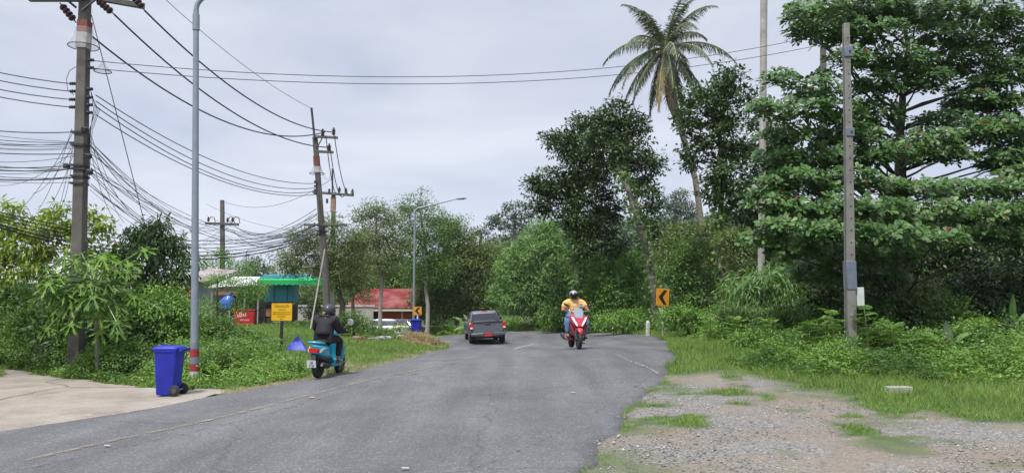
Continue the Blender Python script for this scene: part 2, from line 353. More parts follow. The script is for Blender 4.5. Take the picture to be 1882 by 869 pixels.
# finer near the camera
us = (len(LE) - 1) * (np.linspace(0, 1, NU))
Le = np.stack([np.interp(us, range(len(LE)), LE[:, k]) for k in (0, 1)], 1); Re = np.stack([np.interp(us, range(len(RE)), RE[:, k]) for k in (0, 1)], 1)
def rag(E, seed, amp):
    return (vnoise(E[:, 0] * 1.0, E[:, 1], 1.3, seed) - .5) * amp + (vnoise(E[:, 0], E[:, 1], 5, seed + 1) - .5) * amp * .45
across = Re - Le; across /= np.linalg.norm(across, axis=1, keepdims=True)
Re2 = Re + across * rag(Re, 21, .34)[:, None]; Le2 = Le + across * rag(Le, 31, .16)[:, None]
NV = 30; vs = np.linspace(0, 1, NV + 1)
XY = Le2[:, None, :] * (1 - vs)[None, :, None] + Re2[:, None, :] * vs[None, :, None]
Zr = ground(XY[..., 0], XY[..., 1]); Zr[:, 0] -= .02; Zr[:, -1] -= .01
top = np.concatenate([XY, Zr[..., None]], 2)
sk_l = top[:, :1].copy(); sk_l[..., 2] -= .12; sk_r = top[:, -1:].copy(); sk_r[..., 2] -= .12; sk_r[:, 0, :2] += across * .03; sk_l[:, 0, :2] -= across * .03
top = np.concatenate([sk_l, top, sk_r], 1)
ids = np.arange(top.shape[0] * top.shape[1]).reshape(top.shape[:2])
quads = np.stack([ids[:-1, :-1], ids[:-1, 1:], ids[1:, 1:], ids[1:, :-1]], -1).reshape(-1, 4)
ro = npmesh('road', top.reshape(-1, 3), np.full(len(quads), 4), quads.ravel(), ASPH, smooth=True); tag(ro, kind='structure')
# concrete apron of the side road, cracked and dusty
mt, t, b, o_ = nodes_of('dusty_concrete'); nn_ = t.nodes.new; lk = t.links.new; tcc = nn_('ShaderNodeTexCoord')
cc = ramp(noise(.9, 8, .65).outputs[0], [(.3, (.185, .155, .125)), (.5, (.27, .235, .195)), (.7, (.33, .30, .255))])
c = mixc(1.0, cc.outputs[0], ramp(noise(22, 5, .7).outputs[0], [(.3, (.8, .8, .8)), (.7, (1.15, 1.15, 1.15))]).outputs[0], 'MULTIPLY')
ck = nn_('ShaderNodeTexVoronoi'); ck.feature = 'DISTANCE_TO_EDGE'; ck.inputs['Scale'].default_value = .22
dn = noise(1.2, 5); mv = nn_('ShaderNodeMix'); mv.data_type = 'VECTOR'; mv.inputs[0].default_value = .3; lk(tcc.outputs['Object'], mv.inputs[4]); lk(dn.outputs['Color'], mv.inputs[5]); lk(mv.outputs[1], ck.inputs[0])
c = mixc(1.0, c, ramp(ck.outputs['Distance'], [(0, (.42, .38, .34)), (.008, (1, 1, 1))]).outputs[0], 'MULTIPLY')
lk(c, b.inputs['Base Color']); b.inputs['Roughness'].default_value = .85
CONC = mt
dp = spl(list(DRVP) + [DRVP[0]], 24)[:-1]; dp = dp + np.stack([(vnoise(dp[:, 0], dp[:, 1], 2.5, 41) - .5) * .35, (vnoise(dp[:, 0], dp[:, 1], 2.5, 45) - .5) * .35], 1)
dgx = np.arange(-40, -4, .16); dgy = np.arange(-4, 24, .16)
cells = [(i, j) for i in range(len(dgx) - 1) for j in range(len(dgy) - 1)]
CXc, CYc = np.meshgrid(dgx[:-1] + .08, dgy[:-1] + .08, indexing='ij'); keep = inside(dp, CXc, CYc) & ~inside(ROADPOLY, CXc - .7, CYc)
GX, GY = np.meshgrid(dgx, dgy, indexing='ij'); GZ = ground(GX, GY) + .004
GX = GX + (vnoise(GX, GY, 9, 3) - .5) * .1; GY = GY + (vnoise(GX, GY, 9, 5) - .5) * .1
rd = inside(ROADPOLY, GX, GY); GZ = np.where(rd, GZ - .05, GZ - .015 * (edge_dist(ROADPOLY, GX, GY) < .25))
ids = np.arange(GX.size).reshape(GX.shape); qd = np.stack([ids[:-1, :-1], ids[1:, :-1], ids[1:, 1:], ids[:-1, 1:]], -1)[keep]
dv = npmesh('driveway', np.stack([GX, GY, GZ], -1).reshape(-1, 3), np.full(len(qd), 4), qd.ravel(), CONC, smooth=True); tag(dv, kind='structure')
# painted lines: worn, laid 4 mm above the asphalt
def PAINT(name, c, lo=.42, hi=.58, scale=7):
    mt, t, b, o_ = nodes_of(name); n = t.nodes.new; tcx = n('ShaderNodeTexCoord'); z = n('ShaderNodeTexNoise'); z.inputs['Scale'].default_value = scale; z.inputs['Detail'].default_value = 8; z.inputs['Roughness'].default_value = .75
    t.links.new(tcx.outputs['Object'], z.inputs[0]); r = n('ShaderNodeValToRGB'); r.color_ramp.elements[0].position = lo; r.color_ramp.elements[1].position = hi
    r.color_ramp.elements[0].color = (0, 0, 0, 1); r.color_ramp.elements[1].color = (1, 1, 1, 1); t.links.new(z.outputs[0], r.inputs[0])
    x = n('ShaderNodeBsdfTransparent'); ms = n('ShaderNodeMixShader'); t.links.new(r.outputs[0], ms.inputs[0]); t.links.new(x.outputs[0], ms.inputs[1]); t.links.new(b.outputs[0], ms.inputs[2]); t.links.new(ms.outputs[0], o_.inputs[0])
    b.inputs['Base Color'].default_value = (*c, 1); b.inputs['Roughness'].default_value = .7; return mt
def road_z(x, y): return G(x, y)
def stripe(name, pix, w, mat, label=None):
    pts = [hit(*p) for p in pix]; E = spl([(p.x, p.y) for p in pts], 16); t_ = np.gradient(E, axis=0); t_ /= np.linalg.norm(t_, axis=1, keepdims=True) + 1e-9
    nrm = np.stack([t_[:, 1], -t_[:, 0]], 1); rows = [E + nrm * w * k for k in (-.5, 0, .5)]
    V = np.stack([np.concatenate([r_, (ground(r_[:, 0], r_[:, 1]) + .010)[:, None]], 1) for r_ in rows], 1)
    ids = np.arange(V.shape[0] * 3).reshape(-1, 3); q = np.stack([ids[:-1, :-1], ids[:-1, 1:], ids[1:, 1:], ids[1:, :-1]], -1).reshape(-1, 4)
    o = npmesh(name, V.reshape(-1, 3), np.full(len(q), 4), q.ravel(), mat); return tag(o, kind='structure')
YL = PAINT('worn_yellow_paint', (.30, .25, .16), .44, .66, 5); YL2 = PAINT('faint_yellow_paint', (.17, .16, .13), .50, .68, 9); WH = PAINT('worn_white_paint', (.55, .55, .53), .38, .55, 6)
stripe('centre_line', [(0, 858), (200, 812), (400, 769), (560, 729), (700, 694), (850, 663), (940, 643), (985, 630)], .11, YL)
stripe('faded_line', [(60, 862), (220, 822), (400, 784), (560, 741), (700, 702), (830, 672)], .10, YL2)
stripe('tar_seam', [(860, 869), (960, 828), (1060, 778), (1140, 730), (1195, 692)], .018, PAINT('tar_black', (.055, .055, .06), .50, .62, 6))
stripe('tar_seam', [(1000, 712), (1080, 708), (1170, 702)], .016, PAINT('tar_black2', (.055, .055, .06), .46, .56, 6))
stripe('edge_line', [(1134, 652), (1150, 660), (1170, 668), (1192, 677), (1210, 687)], .04, PAINT('dull_white_paint', (.36, .36, .35), .42, .60, 6))
stripe('edge_line', [(790, 612), (860, 611), (960, 612), (1060, 613), (1130, 614.5)], .10, WH)
stripe('lane_dash', [(985, 631), (960, 637), (945, 641)], .10, WH)
# ================================================================ trees and plants
BARK = M('bark_grey', (.17, .15, .125), .9, var=.35, scale=5, bump=.6, bscale=14)
BARKD = M('bark_dark', (.075, .062, .05), .9, var=.35, scale=5, bump=.6, bscale=14)
BARKL = M('bark_pale', (.30, .28, .25), .85, var=.25, scale=4, bump=.5, bscale=10)
MOSS = M('bark_ivy', (.09, .12, .05), .9, var=.5, scale=3, bump=.8, bscale=12)
LF = {
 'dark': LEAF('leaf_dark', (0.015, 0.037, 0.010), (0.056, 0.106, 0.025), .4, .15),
 'midd': LEAF('leaf_midd', (.022, .055, .014), (.100, .175, .045), .42, .22),
 'darkish': LEAF('leaf_darkish', (.014, .036, .010), (.070, .130, .030), .42, .18),
 'deep': LEAF('leaf_deep', (0.021, 0.052, 0.016), (0.078, 0.143, 0.036), .45, .2),
 'mid': LEAF('leaf_mid', (0.043, 0.096, 0.022), (0.142, 0.256, 0.054), .5, .25),
 'olive': LEAF('leaf_olive', (0.067, 0.108, 0.033), (0.194, 0.254, 0.083), .5, .25),
 'bright': LEAF('leaf_bright', (0.075, 0.158, 0.033), (0.224, 0.389, 0.083), .5, .3),
 'lime': LEAF('leaf_lime', (0.098, 0.169, 0.023), (0.338, 0.442, 0.065), .5, .35),
 'almond': LEAF('leaf_almond', (0.028, 0.077, 0.016), (0.098, 0.201, 0.041), .48, .22, .5, odd=(.15, .02, .012)),
 'bamboo': LEAF('leaf_bamboo', (0.073, 0.163, 0.049), (0.244, 0.399, 0.139), .5, .3),
 'palm': LEAF('leaf_palm', (0.040, 0.070, 0.031), (0.125, 0.162, 0.079), .4, .2, odd=(.28, .22, .09)),
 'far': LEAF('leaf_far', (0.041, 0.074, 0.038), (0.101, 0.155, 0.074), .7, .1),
 'grass': LEAF('leaf_grass', (0.060, 0.120, 0.020), (0.190, 0.300, 0.055), .6, .3, odd=(.30, .26, .13)),
 'weed': LEAF('leaf_weed', (0.055, 0.120, 0.027), (0.191, 0.327, 0.074), .55, .3, odd=(.55, .50, .35)),
 'dry': LEAF('leaf_dry', (0.120, 0.085, 0.040), (0.360, 0.290, 0.150), .8, .2),
 'papaya': LEAF('leaf_papaya', (.050, .130, .016), (.165, .310, .036), .6, .3),
}
def lobe_leaves(lobes, L, cov=3.2, clump=.45, per=26, flat=.6, up=.7, droop=.25, shell=.55, wr=.45):
    """lobes: (center, rx, ry, rz). Leaves in clumps spread mostly through the outer shell of every lobe."""
    PP, AA, NN, TT = [], [], [], []
    for c, rx, ry, rz in lobes:
        area = math.pi * max(rx, ry) * rz; a_leaf = .5 * L * L * wr
        n = int(cov * 1.35 * area / a_leaf); k = max(3, n // per)
        d = rdir(k); ph = RNG.uniform(0, 6.28, 6)
        bump = 1 + .16 * np.sin(3.1 * d[:, 0] + ph[0]) * np.sin(2.7 * d[:, 2] + ph[1]) + .14 * np.sin(6.3 * d[:, 1] + ph[2]) * np.cos(5.9 * d[:, 2] + ph[3]) + .10 * np.sin(9 * d[:, 0] + ph[4]) * np.sin(10 * d[:, 2] + ph[5])
        r = (shell + (1.0 - shell) * RNG.random(k) ** .6) * bump; low = RNG.random(k) < .22; r[low] *= RNG.random(low.sum()) ** .5
        cc = np.array(c)[None] + d * r[:, None] * np.array([rx, ry, rz])[None]
        cs = clump * RNG.uniform(.55, 1.35, k); ct = RNG.normal(.5, .17, k)
        idx = np.repeat(np.arange(k), per); m_ = len(idx)
        off = np.clip(RNG.normal(size=(m_, 3)), -1.5, 1.5) * np.array([1, 1, flat]) * (cs[idx] * .55)[:, None]
        pos = cc[idx] + off
        nr = unit(d[idx] * .6 + np.array([0, 0, up + .25]) + RNG.normal(size=(m_, 3)) * .55)
        ax = unit(unit(off + 1e-6) * .7 + d[idx] * .4 + RNG.normal(size=(m_, 3)) * .6 + np.array([0, 0, -droop]))
        PP.append(pos); AA.append(ax); NN.append(nr); TT.append(np.clip(ct[idx] + RNG.normal(0, .16, m_), 0, .955) + (RNG.random(m_) < .006) * 1)
    return [np.concatenate(x) for x in (PP, AA, NN, TT)]
def px_lobes(lst, d, depth=.85):
    out = []
    for l in lst:
        px, py, rx, ry = l[:4]; dd = l[4] if len(l) > 4 else d
        out.append((P(px, py, dd), m(rx, dd), m(rx, dd) * depth, m(ry, dd)))
    return out
def wiggle(a, b, k=6, amp=.06):
    a = Vector(a); b = Vector(b); l = (b - a).length; out = []
    for i in range(k + 1):
        t = i / k; p = a.lerp(b, t)
        if 0 < i < k: p += Vector((random.uniform(-1, 1), random.uniform(-1, 1), random.uniform(-.5, .5))) * l * amp * .5
        out.append(p)
    return out
def tree(name, label, lobes, trunk, tr, leaf='mid', bark=BARK, L=.2, cov=3.2, clump=.5, per=26, wr=.45, shape='rhomb', cat='tree', group=None, branch=.5, up=.75, droop=.25, flat=.6, shell=.55, limbs=True, odd_tone=False, ivy=0):
    """trunk: list of points from the ground up"""
    b0 = Vector(trunk[0]); t = thing(name, label, cat, b0, 0, group)
    lob = [(Vector(c) - b0, rx, ry, rz) for c, rx, ry, rz in lobes]
    tp = []
    for i in range(len(trunk) - 1):
        w = wiggle(Vector(trunk[i]) - b0, Vector(trunk[i + 1]) - b0, 4, .04); tp += w if i == 0 else w[1:]
    tp[0] = tp[0] - Vector((0, 0, .25)); n = len(tp)
    mb = MB(); mb.tube(tp, [tr * (1.25 if i == 0 else 1) * (1 - .55 * i / (n - 1)) for i in range(n)], 10)
    mb.build('trunk', bark, t)
    if limbs:
        mb = MB()
        for c, rx, ry, rz in lob:
            j = min(range(n), key=lambda q: (tp[q] - c).length + (5 if tp[q].z > c.z + rz * .3 else 0) - q * .02)
            j = max(j, n // 3); s = tp[j]; rr = tr * .5 * branch
            mb.tube(wiggle(s, c, 5, .1), [rr * (1 - .6 * q / 5) for q in range(6)], 6)
            for _ in range(3):
                e = c + Vector((random.uniform(-1, 1) * rx, random.uniform(-1, 1) * ry, random.uniform(-.3, 1) * rz)) * .75
                mb.tube(wiggle(s.lerp(c, .7), e, 4, .12), [rr * .45 * (1 - .7 * q / 4) for q in range(5)], 5)
        mb.build('limbs', bark, t)
    p, a, nr, to = lobe_leaves(lob, L, cov, clump, per, flat, up, droop, shell, wr)
    leaves('crown', p, a, nr, L * RNG.uniform(.7, 1.25, len(p)), L * wr, to, LF[leaf], t, shape)
    if ivy:
        k = int(ivy); q = RNG.integers(0, n - 1, k); f = RNG.random(k)[:, None]; A_ = np.array([tuple(v) for v in tp])
        pos = A_[q] * (1 - f) + A_[q + 1] * f; dd = rdir(k); dd[:, 2] *= .3; pos = pos + unit(dd) * (tr * RNG.uniform(.8, 2.2, k))[:, None]
        leaves('ivy', pos, dd + RNG.normal(size=(k, 3)) * .5 + [0, 0, -.4], dd + RNG.normal(size=(k, 3)) * .4, .2, .15, RNG.random(k) * .9, LF['mid'], t, 'oval')
    return t
def shrub(name, label, lst, d, leaf='mid', L=.16, cov=3.4, clump=.4, wr=.4, cat='shrub', group=None, depth=.8, **k):
    lob = px_lobes(lst, d, depth); px = lst[0][0]; b = base(px, d)
    tops = [(c, rx, ry, rz) for c, rx, ry, rz in lob]
    top = P(lst[0][0], lst[0][1], d)
    return tree(name, label, tops, [b, b.lerp(top, .5), top], k.pop('tr', .07), leaf, k.pop('bark', BARKD), L, cov, clump, cat=cat, group=group, wr=wr, **k)

# ---- the large sea almond tree on the right: whorls of big leaves in flat tiers
def almond():
    d0 = 24.4; b0 = base(1655, d0); b0 = Vector((b0.x, d0, G(b0.x, d0)))
    t = thing('sea_almond_tree', 'large broad-leaved tree in tiers with red old leaves behind the bare concrete pole', 'tree', b0)
    fork = P(1655, 300, 24.4) - b0; mid = P(1650, 430, 24.4) - b0
    mb = MB(); mb.tube([Vector((0, 0, -.3))] + wiggle((0, 0, .1), mid, 5, .03) + wiggle(mid, fork, 4, .03)[1:], [.34, .28, .26, .25, .24, .23, .22, .21, .20, .18, .17], 12); mb.build('trunk', BARKD, t)
    tipz = P(1668, 30, 24.6) - b0; TPT = wiggle((0, 0, .1), mid, 12, .01) + wiggle(mid, fork, 8, .01)[1:]; lead = wiggle(fork, tipz, 9, .03); TPT += lead[1:]; mbl = MB().tube(lead, [.16 - .013 * q for q in range(10)], 8); mbl.build('leader', BARKD, t)
    tiers = [  # px, py, rx, ry, depth, n whorls per unit
     (1500, 22, 62, 26, 19.5), (1580, 12, 90, 30, 20.5), (1690, 18, 90, 34, 21), (1790, 22, 90, 34, 21.5), (1850, 40, 45, 26, 22),
     (1470, 30, 34, 16, 18.5), (1600, 62, 70, 24, 20), (1640, 110, 75, 26, 20.5), (1725, 70, 70, 26, 21.5), (1800, 85, 60, 24, 22.5), (1540, 60, 60, 28, 20),
     (1760, 115, 70, 26, 22), (1840, 135, 60, 32, 22), (1900, 95, 50, 60, 22), (1560, 110, 42, 24, 19.5), (1690, 150, 60, 22, 21),
     (1440, 145, 40, 18, 18.5), (1500, 170, 55, 26, 19), (1545, 205, 45, 30, 19), (1610, 160, 50, 28, 20.5), (1470, 205, 58, 22, 18.5), (1415, 200, 40, 18, 18),
     (1600, 215, 60, 40, 21), (1790, 190, 60, 20, 22), (1860, 200, 50, 26, 22), (1880, 260, 60, 50, 22), (1560, 250, 60, 30, 20), (1440, 250, 50, 22, 19),
     (1790, 245, 70, 24, 21.5), (1700, 262, 70, 24, 21), (1620, 285, 70, 30, 20), (1520, 290, 70, 28, 19.5), (1430, 295, 50, 26, 19), (1840, 292, 60, 22, 21.5), (1730, 288, 60, 16, 21),
     (1460, 330, 62, 22, 18.5), (1560, 330, 60, 24, 19), (1620, 345, 50, 20, 19), (1690, 350, 70, 22, 19.5), (1770, 352, 70, 22, 20), (1850, 350, 60, 24, 20.5), (1880, 320, 50, 18, 20.5),
     (1420, 345, 42, 24, 18.5), (1500, 380, 70, 24, 18), (1600, 385, 70, 24, 18), (1700, 392, 75, 24, 18.5), (1800, 392, 70, 26, 19.5), (1880, 392, 50, 30, 20),
     (1450, 415, 55, 22, 17.5), (1540, 425, 65, 24, 17), (1640, 430, 70, 24, 17), (1720, 440, 60, 20, 17.5), (1470, 455, 60, 24, 18), (1560, 470, 60, 26, 19), (1650, 470, 60, 20, 19), (1510, 500, 60, 30, 20), (1600, 505, 70, 30, 21)]
    PP, AA, NN, TT, LL = [], [], [], [], []; mb = MB()
    tiers += [(1785, 190, 50, 13, 22), (1855, 182, 46, 15, 22), (1760, 262, 60, 14, 21.5), (1850, 300, 50, 16, 21.5), (1730, 222, 56, 18, 21.5), (1800, 160, 56, 18, 22), (1845, 235, 46, 20, 21.5), (1700, 128, 56, 22, 21.5), (1515, 140, 24, 13, 19.5), (1512, 250, 34, 22, 19.5), (1515, 350, 34, 22, 18.5), (1830, 230, 50, 20, 22), (1420, 375, 50, 24, 18.5), (1400, 440, 44, 20, 18), (1600, 30, 80, 30, 21), (1480, 60, 40, 18, 19.5), (1870, 440, 60, 20, 20), (1790, 430, 50, 16, 19.5)]
    for px, py, rx, ry, d in tiers:
        d += 2.3
        c = P(px, py, d) - b0; a = m(rx, d); h = m(ry, d)
        hub = fork if py < 330 else mid
        ztgt = max(1.2, c.z - .35 * math.hypot(c.x, c.y) - .2); j_ = min(range(len(TPT)), key=lambda q: abs(TPT[q].z - ztgt)); start = TPT[j_].copy()
        mb.tube(wiggle(start, c + Vector((0, 0, -h * .3)), 5, .06), [.045, .038, .032, .027, .022, .014], 6)
        h *= .78; k = int(62 * a * h * 4 * (1.3 if py > 280 else 1.05))
        ang = RNG.uniform(0, 6.28, k); rr = np.sqrt(RNG.random(k))
        q = np.stack([np.cos(ang) * rr * a, np.sin(ang) * rr * a * .9, (RNG.random(k) * 2 - 1) * h * np.sqrt(1 - rr ** 2 * .8)], 1) + np.array(c)
        for i in range(0, k, 6):
            e = Vector(q[i]); mb.tube([c + Vector((0, 0, -h * .3)), c.lerp(e, .6) + Vector((0, 0, -.05)), e - Vector((0, 0, .05))], [.02, .014, .008], 4, cap=False)
        for i in range(k):
            nl = random.randint(8, 12); th = np.arange(nl) * 2.4 + random.random() * 6; out = q[i] - np.array(c); out[2] *= .3; out = out / (np.linalg.norm(out) + 1e-6)
            ax_ = np.array([0, 0, 1.0]) + out * .65 + np.array([0, -.35, 0]) + RNG.normal(0, .25, 3); ax_ /= np.linalg.norm(ax_); e1 = np.cross(ax_, [1.0, .2, 0]); e1 /= np.linalg.norm(e1); e2 = np.cross(ax_, e1)
            el = RNG.uniform(-.2, .8, nl)[:, None]; rad = np.cos(th)[:, None] * e1 + np.sin(th)[:, None] * e2; lax = rad * np.cos(el) + ax_ * np.sin(el)
            PP.append(q[i][None] + rad * .04); AA.append(lax); NN.append(ax_ * np.cos(el) - rad * np.sin(el) + RNG.normal(size=(nl, 3)) * .15)
            tn = np.clip(RNG.normal(.5, .15) + RNG.normal(0, .18, nl), 0, .955); tn[RNG.random(nl) < .009] = 1; TT.append(tn); LL.append(RNG.uniform(.11, .215, nl))
    mb.build('limbs', BARKD, t)
    LL = np.concatenate(LL); leaves('crown', np.concatenate(PP), np.concatenate(AA), np.concatenate(NN), LL, LL * .56, np.concatenate(TT), LF['almond'], t, 'obov', .14)
almond()

# ---- palms
def palm_crown(t, top, nf=26, fl=4.6, leaf='palm', seed=1, hang=.75, nuts=True, lo=-.75):
    rs = np.random.default_rng(seed); top = Vector(top); PP, AA, NN, TT, LL = [], [], [], [], []
    for i in range(nf):
        az = i * 2.39996 + rs.uniform(-.38, .38); f = i / (nf - 1); el = 1.30 - (1.30 - lo) * f ** 1.15 + rs.uniform(-.14, .14); ln = fl * rs.uniform(.82, 1.08) * (.75 + .25 * math.sin(f * 3.1))
        p = top.copy(); pts = [p.copy()]; dirv = Vector((math.cos(az) * math.cos(el), math.sin(az) * math.cos(el), math.sin(el))); K = 14
        for k in range(K):
            dirv = (dirv + Vector((0, 0, -hang * .115 * (.4 + k / K * 1.3)))).normalized(); p = p + dirv * ln / K; pts.append(p.copy())
        fr = MB(); fr.tube(pts, [.055 * (1 - .85 * q / K) + .006 for q in range(K + 1)], 5)
        fo = fr.build('frond', M('frond_rib', (.20, .22, .09), .6), t)
        A_ = np.array([tuple(v) for v in pts]); nl = 84; u = np.linspace(.12, .995, nl); ii = np.minimum((u * K).astype(int), K - 1); ff = (u * K - ii)[:, None]
        pos = A_[ii] * (1 - ff) + A_[ii + 1] * ff; tg = unit(A_[ii + 1] - A_[ii]); side = unit(np.cross(tg, np.array([0, 0, 1.0]) + 1e-6)); upv = np.cross(side, tg)
        pl, al, nl_, tl_, ll = [], [], [], [], []
        ft = rs.normal(.45, .15) + (.25 if f > .8 else 0)
        for s in (-1, 1):
            a = side * s * .8 + tg * .55 + upv * .12 + np.array([0, 0, -.55 - .35 * f]) + rs.normal(size=pos.shape) * .14
            pl.append(pos); al.append(a); nl_.append(upv + side * s * .5 + rs.normal(size=pos.shape) * .3); tl_.append(np.clip(ft + rs.normal(0, .1, nl), 0, .95)); ll.append(fl * .165 * np.sin(np.clip(u * 1.05 + .12, 0, 1.1) * 2.75).clip(.25) * rs.uniform(.8, 1.1, nl))
        tl_ = np.concatenate(tl_)
        if f > .9: tl_[:] = 1
        ll = np.concatenate(ll); leaves('leaflet_row', np.concatenate(pl), np.concatenate(al), np.concatenate(nl_), ll, .055, tl_, LF[leaf], fo, 'blade', .3)
    if nuts:
        for i in range(7):
            a = i * .9; MB().lathe([(.02, -.13), (.09, -.08), (.115, 0), (.085, .09), (.02, .12)], top + Vector((math.cos(a) * .28, math.sin(a) * .28, -.32 - .1 * (i % 2))), n=10).build('coconut', M('coconut_husk', (.35, .24, .06), .6), t)
def palm_trunk(t, pts, rs, mat): MB().tube(pts, rs, 12).build('trunk', mat, t)
PB = M('palm_bark', (.20, .17, .14), .9, var=.3, scale=9, bump=.5, bscale=18)
d = 42; b = base(1298, d); t = thing('coconut_palm', 'tall coconut palm with a full crown of drooping fronds, trunk leaning left', 'palm tree', b)
tp = [P(1298, 560, d), P(1292, 430, d), P(1278, 330, d), P(1252, 240, d), P(1236, 190, d), P(1230, 150, d), P(1222, 92, d)]; tp[0] = b.copy(); tp = [q - b for q in tp]
palm_trunk(t, tp, [.2, .17, .16, .17, .3, .36, .22], PB); palm_crown(t, tp[-1] + Vector((0, 0, .1)), 31, 4.6, seed=11, hang=.95, lo=-1.15)
for i in range(60):        # hanging fibre and old leaf bases below the crown
    pass
k = 500; f = RNG.random(k); A0, A1 = np.array(tp[-3]), np.array(tp[-1]); pos = A0[None] * (1 - f[:, None]) + A1[None] * f[:, None]; dd = rdir(k); dd[:, 2] = 0; dd = unit(dd); pos += dd * .22
leaves('leaf_bases', pos, dd * .35 + [0, 0, -1] + RNG.normal(size=(k, 3)) * .2, dd, .55, .06, RNG.random(k), M('fibre', (.16, .10, .065), .9) if 0 else LF['dry'], t, 'blade')
d = 29; b = base(1402, d); t = thing('coconut_palm', 'bare pale straight palm trunk rising out of the picture left of the concrete pole', 'palm tree', b)
top = P(1405, -330, d) - b; tp = [Vector((0, 0, -.2)), P(1399, 480, d) - b, P(1402, 250, d) - b, P(1404, 0, d) - b, top]
palm_trunk(t, tp, [.18, .13, .125, .135, .12], M('palm_bark_pale', (.33, .31, .28), .85, var=.25, scale=3, bump=.5, bscale=10)); palm_crown(t, top, 18, 3.4, seed=9, lo=-.3, nuts=False)

# ---- named trees of the middle distance
d = 45
tree('broad_leaved_tree', 'dark dense tree left of the centre pair with a drooping round crown', px_lobes([(1045, 265, 32, 30), (1015, 258, 20, 16), (1005, 335, 32, 26), (1060, 310, 34, 36), (1088, 275, 26, 32), (1095, 345, 36, 40), (1040, 360, 34, 28), (1000, 375, 26, 18), (1105, 405, 34, 34), (1080, 440, 34, 28), (1130, 450, 26, 20), (982, 345, 14, 18), (1050, 400, 28, 22), (1070, 225, 22, 16), (1128, 385, 14, 20)], d), [base(1060, d), P(1058, 470, d), P(1055, 390, d), P(1060, 320, d)], .30, 'darkish', MOSS, .24, 4.4, .45, ivy=1500)
d = 42
tree('leaning_tree', 'tall leaning tree with ivy on its pale trunk behind the right chevron sign', px_lobes([(1140, 270, 26, 22, 41.5), (1120, 300, 22, 20, 43), (1135, 212, 34, 22), (1105, 228, 28, 22), (1165, 232, 28, 24), (1128, 250, 38, 28, 43), (1085, 255, 22, 20), (1185, 290, 28, 20), (1208, 306, 20, 13), (1170, 320, 30, 24, 43), (1182, 350, 24, 18), (1200, 375, 16, 14), (1128, 192, 14, 8), (1180, 262, 14, 10), (1207, 412, 18, 16), (1150, 285, 24, 20, 43.5), (1180, 385, 14, 12), (1215, 440, 14, 16)], d), [base(1210, d), P(1192, 480, d - .6), P(1172, 400, d - 1.1), P(1150, 335, d - 1.0), P(1132, 290, d + .1)], .25, 'deep', BARK, .23, 4.0, .42, ivy=900)
d = 33
tree('leafy_tree', 'tall narrow leafy tree between the coconut palm and the bare palm trunk', px_lobes([(1340, 140, 30, 24), (1318, 165, 36, 26), (1275, 178, 26, 18), (1290, 210, 44, 28), (1345, 200, 34, 34), (1262, 232, 26, 18), (1320, 250, 46, 32), (1285, 275, 34, 24), (1360, 265, 30, 30), (1330, 310, 40, 30), (1350, 350, 36, 32), (1310, 350, 20, 28), (1375, 180, 12, 26), (1270, 300, 14, 12)], d), [base(1328, d), P(1325, 420, d), P(1325, 330, d), P(1322, 200, d)], .17, 'deep', BARKD, .22, 3.2, .36, ivy=900)
d = 36
tree('forest_tree', 'dark leafy tree filling the gap right of the bare palm trunk', px_lobes([(1430, 250, 40, 30), (1400, 300, 40, 40), (1440, 330, 44, 40), (1390, 350, 44, 34), (1430, 400, 50, 40), (1370, 390, 36, 34), (1395, 235, 24, 22)], d), [base(1410, d), P(1412, 420, d), P(1415, 280, d)], .2, 'deep', BARKD, .22, 3.0, .5)
# dark wood behind the sea almond tree
k = 0
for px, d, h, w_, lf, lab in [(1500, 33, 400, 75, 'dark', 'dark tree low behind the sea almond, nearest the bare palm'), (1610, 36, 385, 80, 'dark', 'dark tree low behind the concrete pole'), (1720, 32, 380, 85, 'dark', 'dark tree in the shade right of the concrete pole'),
                              (1835, 34, 420, 80, 'olive', 'tree at the right edge of the wood, leaves coloured paler as if sunlit'), (1930, 30, 360, 90, 'deep', 'tree cut by the right edge of the picture'), (2050, 26, 300, 90, 'deep', 'tree beyond the right edge')]:  # olive tree: sunlight on this patch is put into its paler leaf colour
    shrub('forest_tree', lab, [(px, h + 50, w_, 60), (px - 40, h + 110, w_ * .8, 55), (px + 40, h + 105, w_ * .8, 55), (px, h + 160, w_ * .9, 50), (px + 20, h + 15, w_ * .6, 30)], d, lf, .22, 2.8, .55, cat='tree', group='dark wood behind the sea almond tree', tr=.16)

